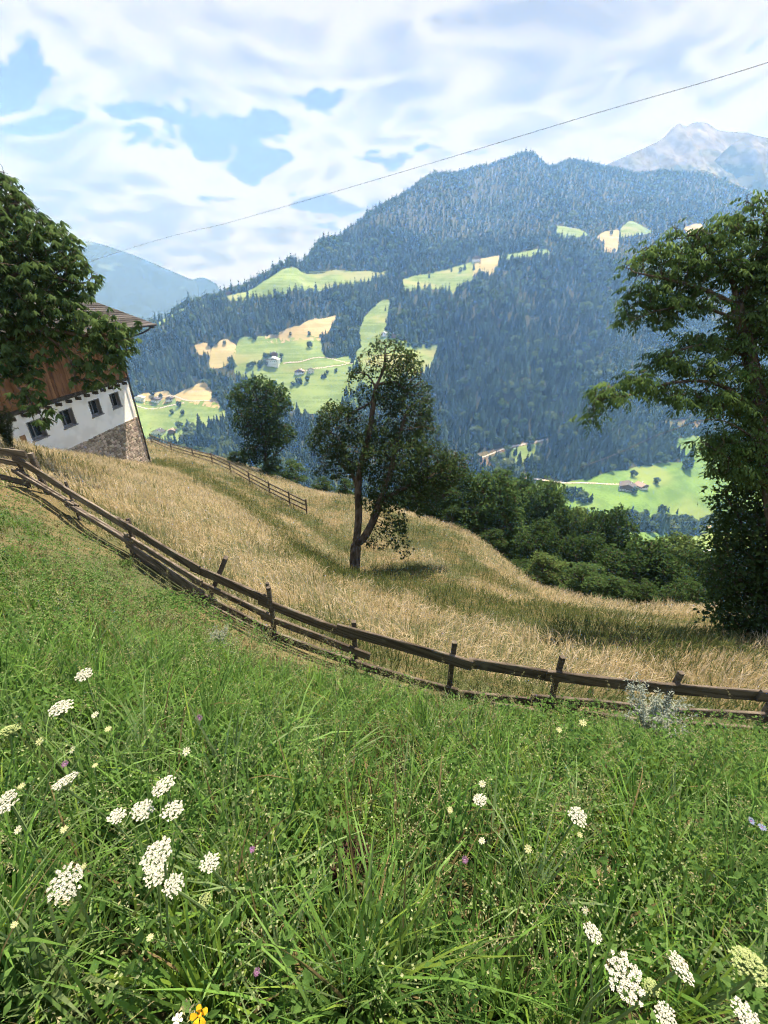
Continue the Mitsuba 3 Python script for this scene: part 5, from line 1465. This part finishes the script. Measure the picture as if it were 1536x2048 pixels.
for a, b, wpx, lift, lab in [(1497, 1930, 62, .58, 'pale yellow green umbel going to seed at the right edge'), (1303, 1975, 30, .5, 'small yellowish green seed head beside the largest white umbel'), (20, 1462, 34, .5, 'buff seed head at the left edge'), (410, 1800, 26, .4, 'small yellow green bud head left of the middle')]:
    q = above(a, b, lift)
    t = thing('seed_umbel', lab, 'flower')
    umbel(t, q, wpx * project(q)[0, 2] / 830, (.26, .33, .14), (rw.normal(0, .2), rw.normal(0, .2)), int(a), .5)


def daisy(t, top, dia, n, col, centre, seed, cup=.15, tilt=(0, 0)):
    """A simple open flower of separate petals on a stem."""
    r = np.random.default_rng(seed)
    nrm = np.array([tilt[0], tilt[1], 1.0]); nrm /= np.linalg.norm(nrm)
    e1 = np.cross(nrm, [0, 1, .2]); e1 /= np.linalg.norm(e1); e2 = np.cross(nrm, e1)
    R = dia / 2
    vs, fs, o = [], [], 0
    for k in range(n):
        an = 2 * math.pi * k / n + r.normal(0, .06)
        u = e1 * math.cos(an) + e2 * math.sin(an); s = -e1 * math.sin(an) + e2 * math.cos(an)
        L = R * r.uniform(.9, 1.08); wd = R * 2.6 / n * 1.25
        v = np.array([top + u * R * .12, top + u * L * .55 + s * wd * .5 + nrm * L * cup, top + u * L * .92 + s * wd * .38 + nrm * L * cup * .9, top + u * L + nrm * L * cup * .7, top + u * L * .92 - s * wd * .38 + nrm * L * cup * .9, top + u * L * .55 - s * wd * .5 + nrm * L * cup])
        vs.append(v); fs.append(np.array([[0, 1, 5], [1, 2, 5], [2, 4, 5], [2, 3, 4]]) + o); o += 6
    v, f = np.vstack(vs), np.vstack(fs)
    part(t, 'petals', mikit.ply((v, f), 'leaves', color=np.tile(col, (len(v), 1))))
    m = trimesh.creation.icosphere(1, radius=R * .22); vv = np.array(m.vertices) * [1, 1, .6] + top + nrm * R * .05
    part(t, 'disc', mikit.ply((vv, np.array(m.faces)), 'petal_white', color=np.tile(centre, (len(vv), 1)), smooth=True))
    g = np.array([top[0] + r.normal(0, .04), top[1] + r.normal(0, .04), 0]); g[2] = float(H(g[0], g[1])) - .02
    st = smooth_path([g, (g + top) / 2 + [r.normal(0, .02), r.normal(0, .02), 0], top - nrm * R * .1], 6)
    part(t, 'stem', mikit.ply(tube_line(st, np.linspace(.0022, .0014, len(st)), 4), 'stalk'))


PALE = [(190, 1430, 'upper small pale yellow flower left of the middle stalks'), (216, 1458, 'small pale yellow flower right below the upper one'), (80, 1483, 'small pale yellow flower under the second umbel'), (145, 1500, 'small pale yellow flower near the purple one at the left'), (190, 1531, 'small pale flower right of the tilted umbel'), (43, 1572, 'pale yellow flower left of the tilted umbel'), (36, 1660, 'pale yellow flower near the left edge below the cut umbel'), (28, 1850, 'yellow cream flower low at the left edge'), (128, 1659, 'small cream flower between the tilted umbel and the large loose one'),
        (965, 1568, 'small pale flower just above the middle umbel'), (1160, 1670, 'small white flower just below the right umbel'), (1056, 1698, 'small pale yellow flower left below the right umbel'), (964, 1682, 'small pale flower under the middle umbel'), (1166, 1446, 'small white flower below the fence at the right'), (1118, 1460, 'small yellow flower in front of the fence left of the silver plant'), (373, 1503, 'small white flower above the group of four umbels'), (168, 1732, 'small pale flower above the large loose umbel'), (300, 1875, 'tiny white flower at lower left'), (1170, 1820, 'small cream flower above the small lower right umbel'), (900, 1620, 'small pale flower left of the middle umbel')]
for i, (a, b, lab) in enumerate(PALE):
    q = above(a, b, .5)
    t = thing('scabious', lab, 'flower', 'small pale meadow flowers')
    wpx = rw.uniform(11, 17)
    daisy(t, q, wpx * project(q)[0, 2] / 830, 9, (.52, .56, .32) if i % 3 else (.62, .65, .54), (.55, .58, .25), 500 + i, .12, (rw.normal(0, .25), rw.normal(-.2, .25)))
t = thing('orange_flower', 'single orange yellow flower at the bottom edge of the meadow', 'flower')
q = above(400, 2030, .62)
daisy(t, q, 34 * project(q)[0, 2] / 830, 5, (.85, .48, .03), (.75, .33, .02), 7, .55, (.1, -.5))
t = thing('white_flower', 'small white flower beside the orange one at the bottom edge', 'flower')
q = above(356, 2040, .6)
daisy(t, q, 22 * project(q)[0, 2] / 830, 6, (.84, .85, .82), (.7, .7, .4), 8, .3)
for i, (a, b, lab) in enumerate([(130, 1528, 'mauve flower above the tilted umbel at the left'), (399, 1436, 'pink mauve flower in the upper middle of the meadow'), (930, 1720, 'small purple flower under the middle umbel'), (514, 1944, 'small purple flower low near the middle'), (1502, 1642, 'upper pale blue flower at the right edge'), (1524, 1655, 'lower pale blue flower at the right edge'), (504, 1700, 'dusky mauve flower left of the brown herb')]):
    q = above(a, b, .5)
    t = thing('knapweed', lab, 'flower')
    daisy(t, q, 14 * project(q)[0, 2] / 830, 14, (.26, .15, .28) if 'blue' not in lab else (.30, .36, .58), (.25, .12, .28), 700 + i, .3, (rw.normal(0, .2), rw.normal(-.2, .2)))

# silver mugwort in front of the fence, a brown flowered herb, clumps of broad sword leaves
def bushy(name, label, cat, px, h, spread, nst, cols, m, leaf, per, droop=-.3):
    q = survey(*px, .6)
    t = thing(name, label, cat)
    r = np.random.default_rng(int(px[0]))
    az = r.uniform(0, 6.28, nst); ln = r.uniform(.1, 1, nst) * spread
    a, b, pts = [], [], []
    for k in range(nst):
        tip = np.array([math.cos(az[k]) * ln[k], math.sin(az[k]) * ln[k], h * r.uniform(.65, 1.05)])
        pth = smooth_path([q - [0, 0, .03], q + tip * [.35, .35, .55], q + tip], 7)
        a.append(pth[:-1]); b.append(pth[1:]); pts.append(pth[3:])
        for s in range(3):
            w0 = pth[r.integers(5, len(pth) - 2)]; w1 = w0 + np.array([r.normal(0, .06), r.normal(0, .06), r.uniform(.05, .16)]) * h * 1.6
            a.append(w0[None]); b.append(w1[None]); pts.append(np.linspace(w0, w1, 5))
    a, b, pts = np.vstack(a), np.vstack(b), np.vstack(pts)
    sm = segs_mesh(a, b, np.full(len(a), .0028), np.full(len(a), .0022), 3)
    part(t, 'stems', mikit.ply(sm, 'leaves', color=np.tile(np.array(cols[0]), (len(sm[0]), 1))), 'stuff')
    mesh, col = leaf_cloud(r, pts, per, .009, leaf, droop, 'leaf', .9, 2.6, cols)
    part(t, 'foliage', mikit.ply(mesh, m, color=col), 'stuff')


bushy('mugwort', 'silvery grey wormwood plant standing against the fence at the right', 'plant', (1285, 1478), .52, .34, 34, ((.24, .30, .27), (.46, .52, .47)), 'leaves', .028, 5)
bushy('mugwort', 'smaller greyish plant beside the trodden path above the meadow', 'plant', (440, 1312), .30, .22, 16, ((.20, .25, .21), (.36, .41, .34)), 'leaves', .026, 4)
bushy('oregano', 'dark reddish brown flowering herb in the middle of the meadow', 'plant', (700, 1800), .34, .09, 16, ((.035, .035, .022), (.13, .075, .065)), 'leaves', .018, 6)
bushy('weed', 'broad leaved weed at the edge of the trodden path by the fence', 'plant', (255, 1135), .12, .16, 9, ((.06, .11, .03), (.12, .18, .06)), 'leaves', .06, 2)
bushy('weed', 'leafy weed lower down beside the trodden path', 'plant', (320, 1215), .12, .14, 9, ((.06, .11, .03), (.14, .19, .07)), 'leaves', .055, 2)
bushy('shrub', 'young dark shrub in the dry grass in front of the house wall', 'shrub', (28, 912), 1.5, .35, 26, ((.05, .07, .03), (.10, .13, .05)), 'leaves', .07, 5)


def clump(label, px, n, hh, ww, cols, seed):
    q = survey(*px, .6)
    r = np.random.default_rng(seed)
    t = thing('sword_leaf_clump', label, 'plant')
    base = q + np.column_stack([r.normal(0, .03, n), r.normal(0, .03, n), np.zeros(n)])
    v, f, k = strips(base - [0, 0, .02], r.uniform(.6, 1.0, n) * hh, r.uniform(.7, 1.2, n) * ww, r.uniform(0, 6.28, n), np.clip(r.normal(.4, .2, n), .05, .9), np.array([.7, .95, 1, .9, .7, .4, 0]), r.normal(0, .4, n), 1.2)
    c = np.array(cols[0]) + (np.array(cols[1]) - cols[0]) * r.random((n, 1))
    scene[t] = mikit.ply((v, f), 'leaves', color=np.repeat(c, k, 0))


clump('bright green fan of sword shaped leaves at the bottom centre', (790, 2010), 26, .50, .012, ((.12, .20, .05), (.19, .28, .08)), 1)
clump('bluish green clump of broad blades right of the brown herb', (715, 1985), 30, .46, .011, ((.09, .16, .06), (.16, .24, .11)), 2)
clump('yellow green leaf fan right of the middle umbels', (1370, 1820), 22, .45, .011, ((.10, .18, .04), (.16, .25, .07)), 3)
clump('dark green tall blade clump above the middle of the meadow', (560, 1530), 40, .55, .009, ((.045, .10, .025), (.08, .15, .04)), 4)
clump('broad arching pale blades in the lower left corner', (160, 2010), 20, .5, .014, ((.12, .20, .08), (.20, .28, .13)), 5)
clump('broad leaf tuft at the bottom right of the centre', (1010, 1985), 22, .42, .012, ((.09, .17, .04), (.15, .24, .07)), 6)

# ------------------------------------------------------------------ the air of the valley
scene['haze'] = {'type': 'cube', 'to_world': T().translate([0, 1200, 330]) @ T().scale([5500, 2750, 820]), 'bsdf': {'type': 'null'}, 'interior': {'type': 'ref', 'id': 'haze_air'}}
labels['haze'] = {'kind': 'stuff'}
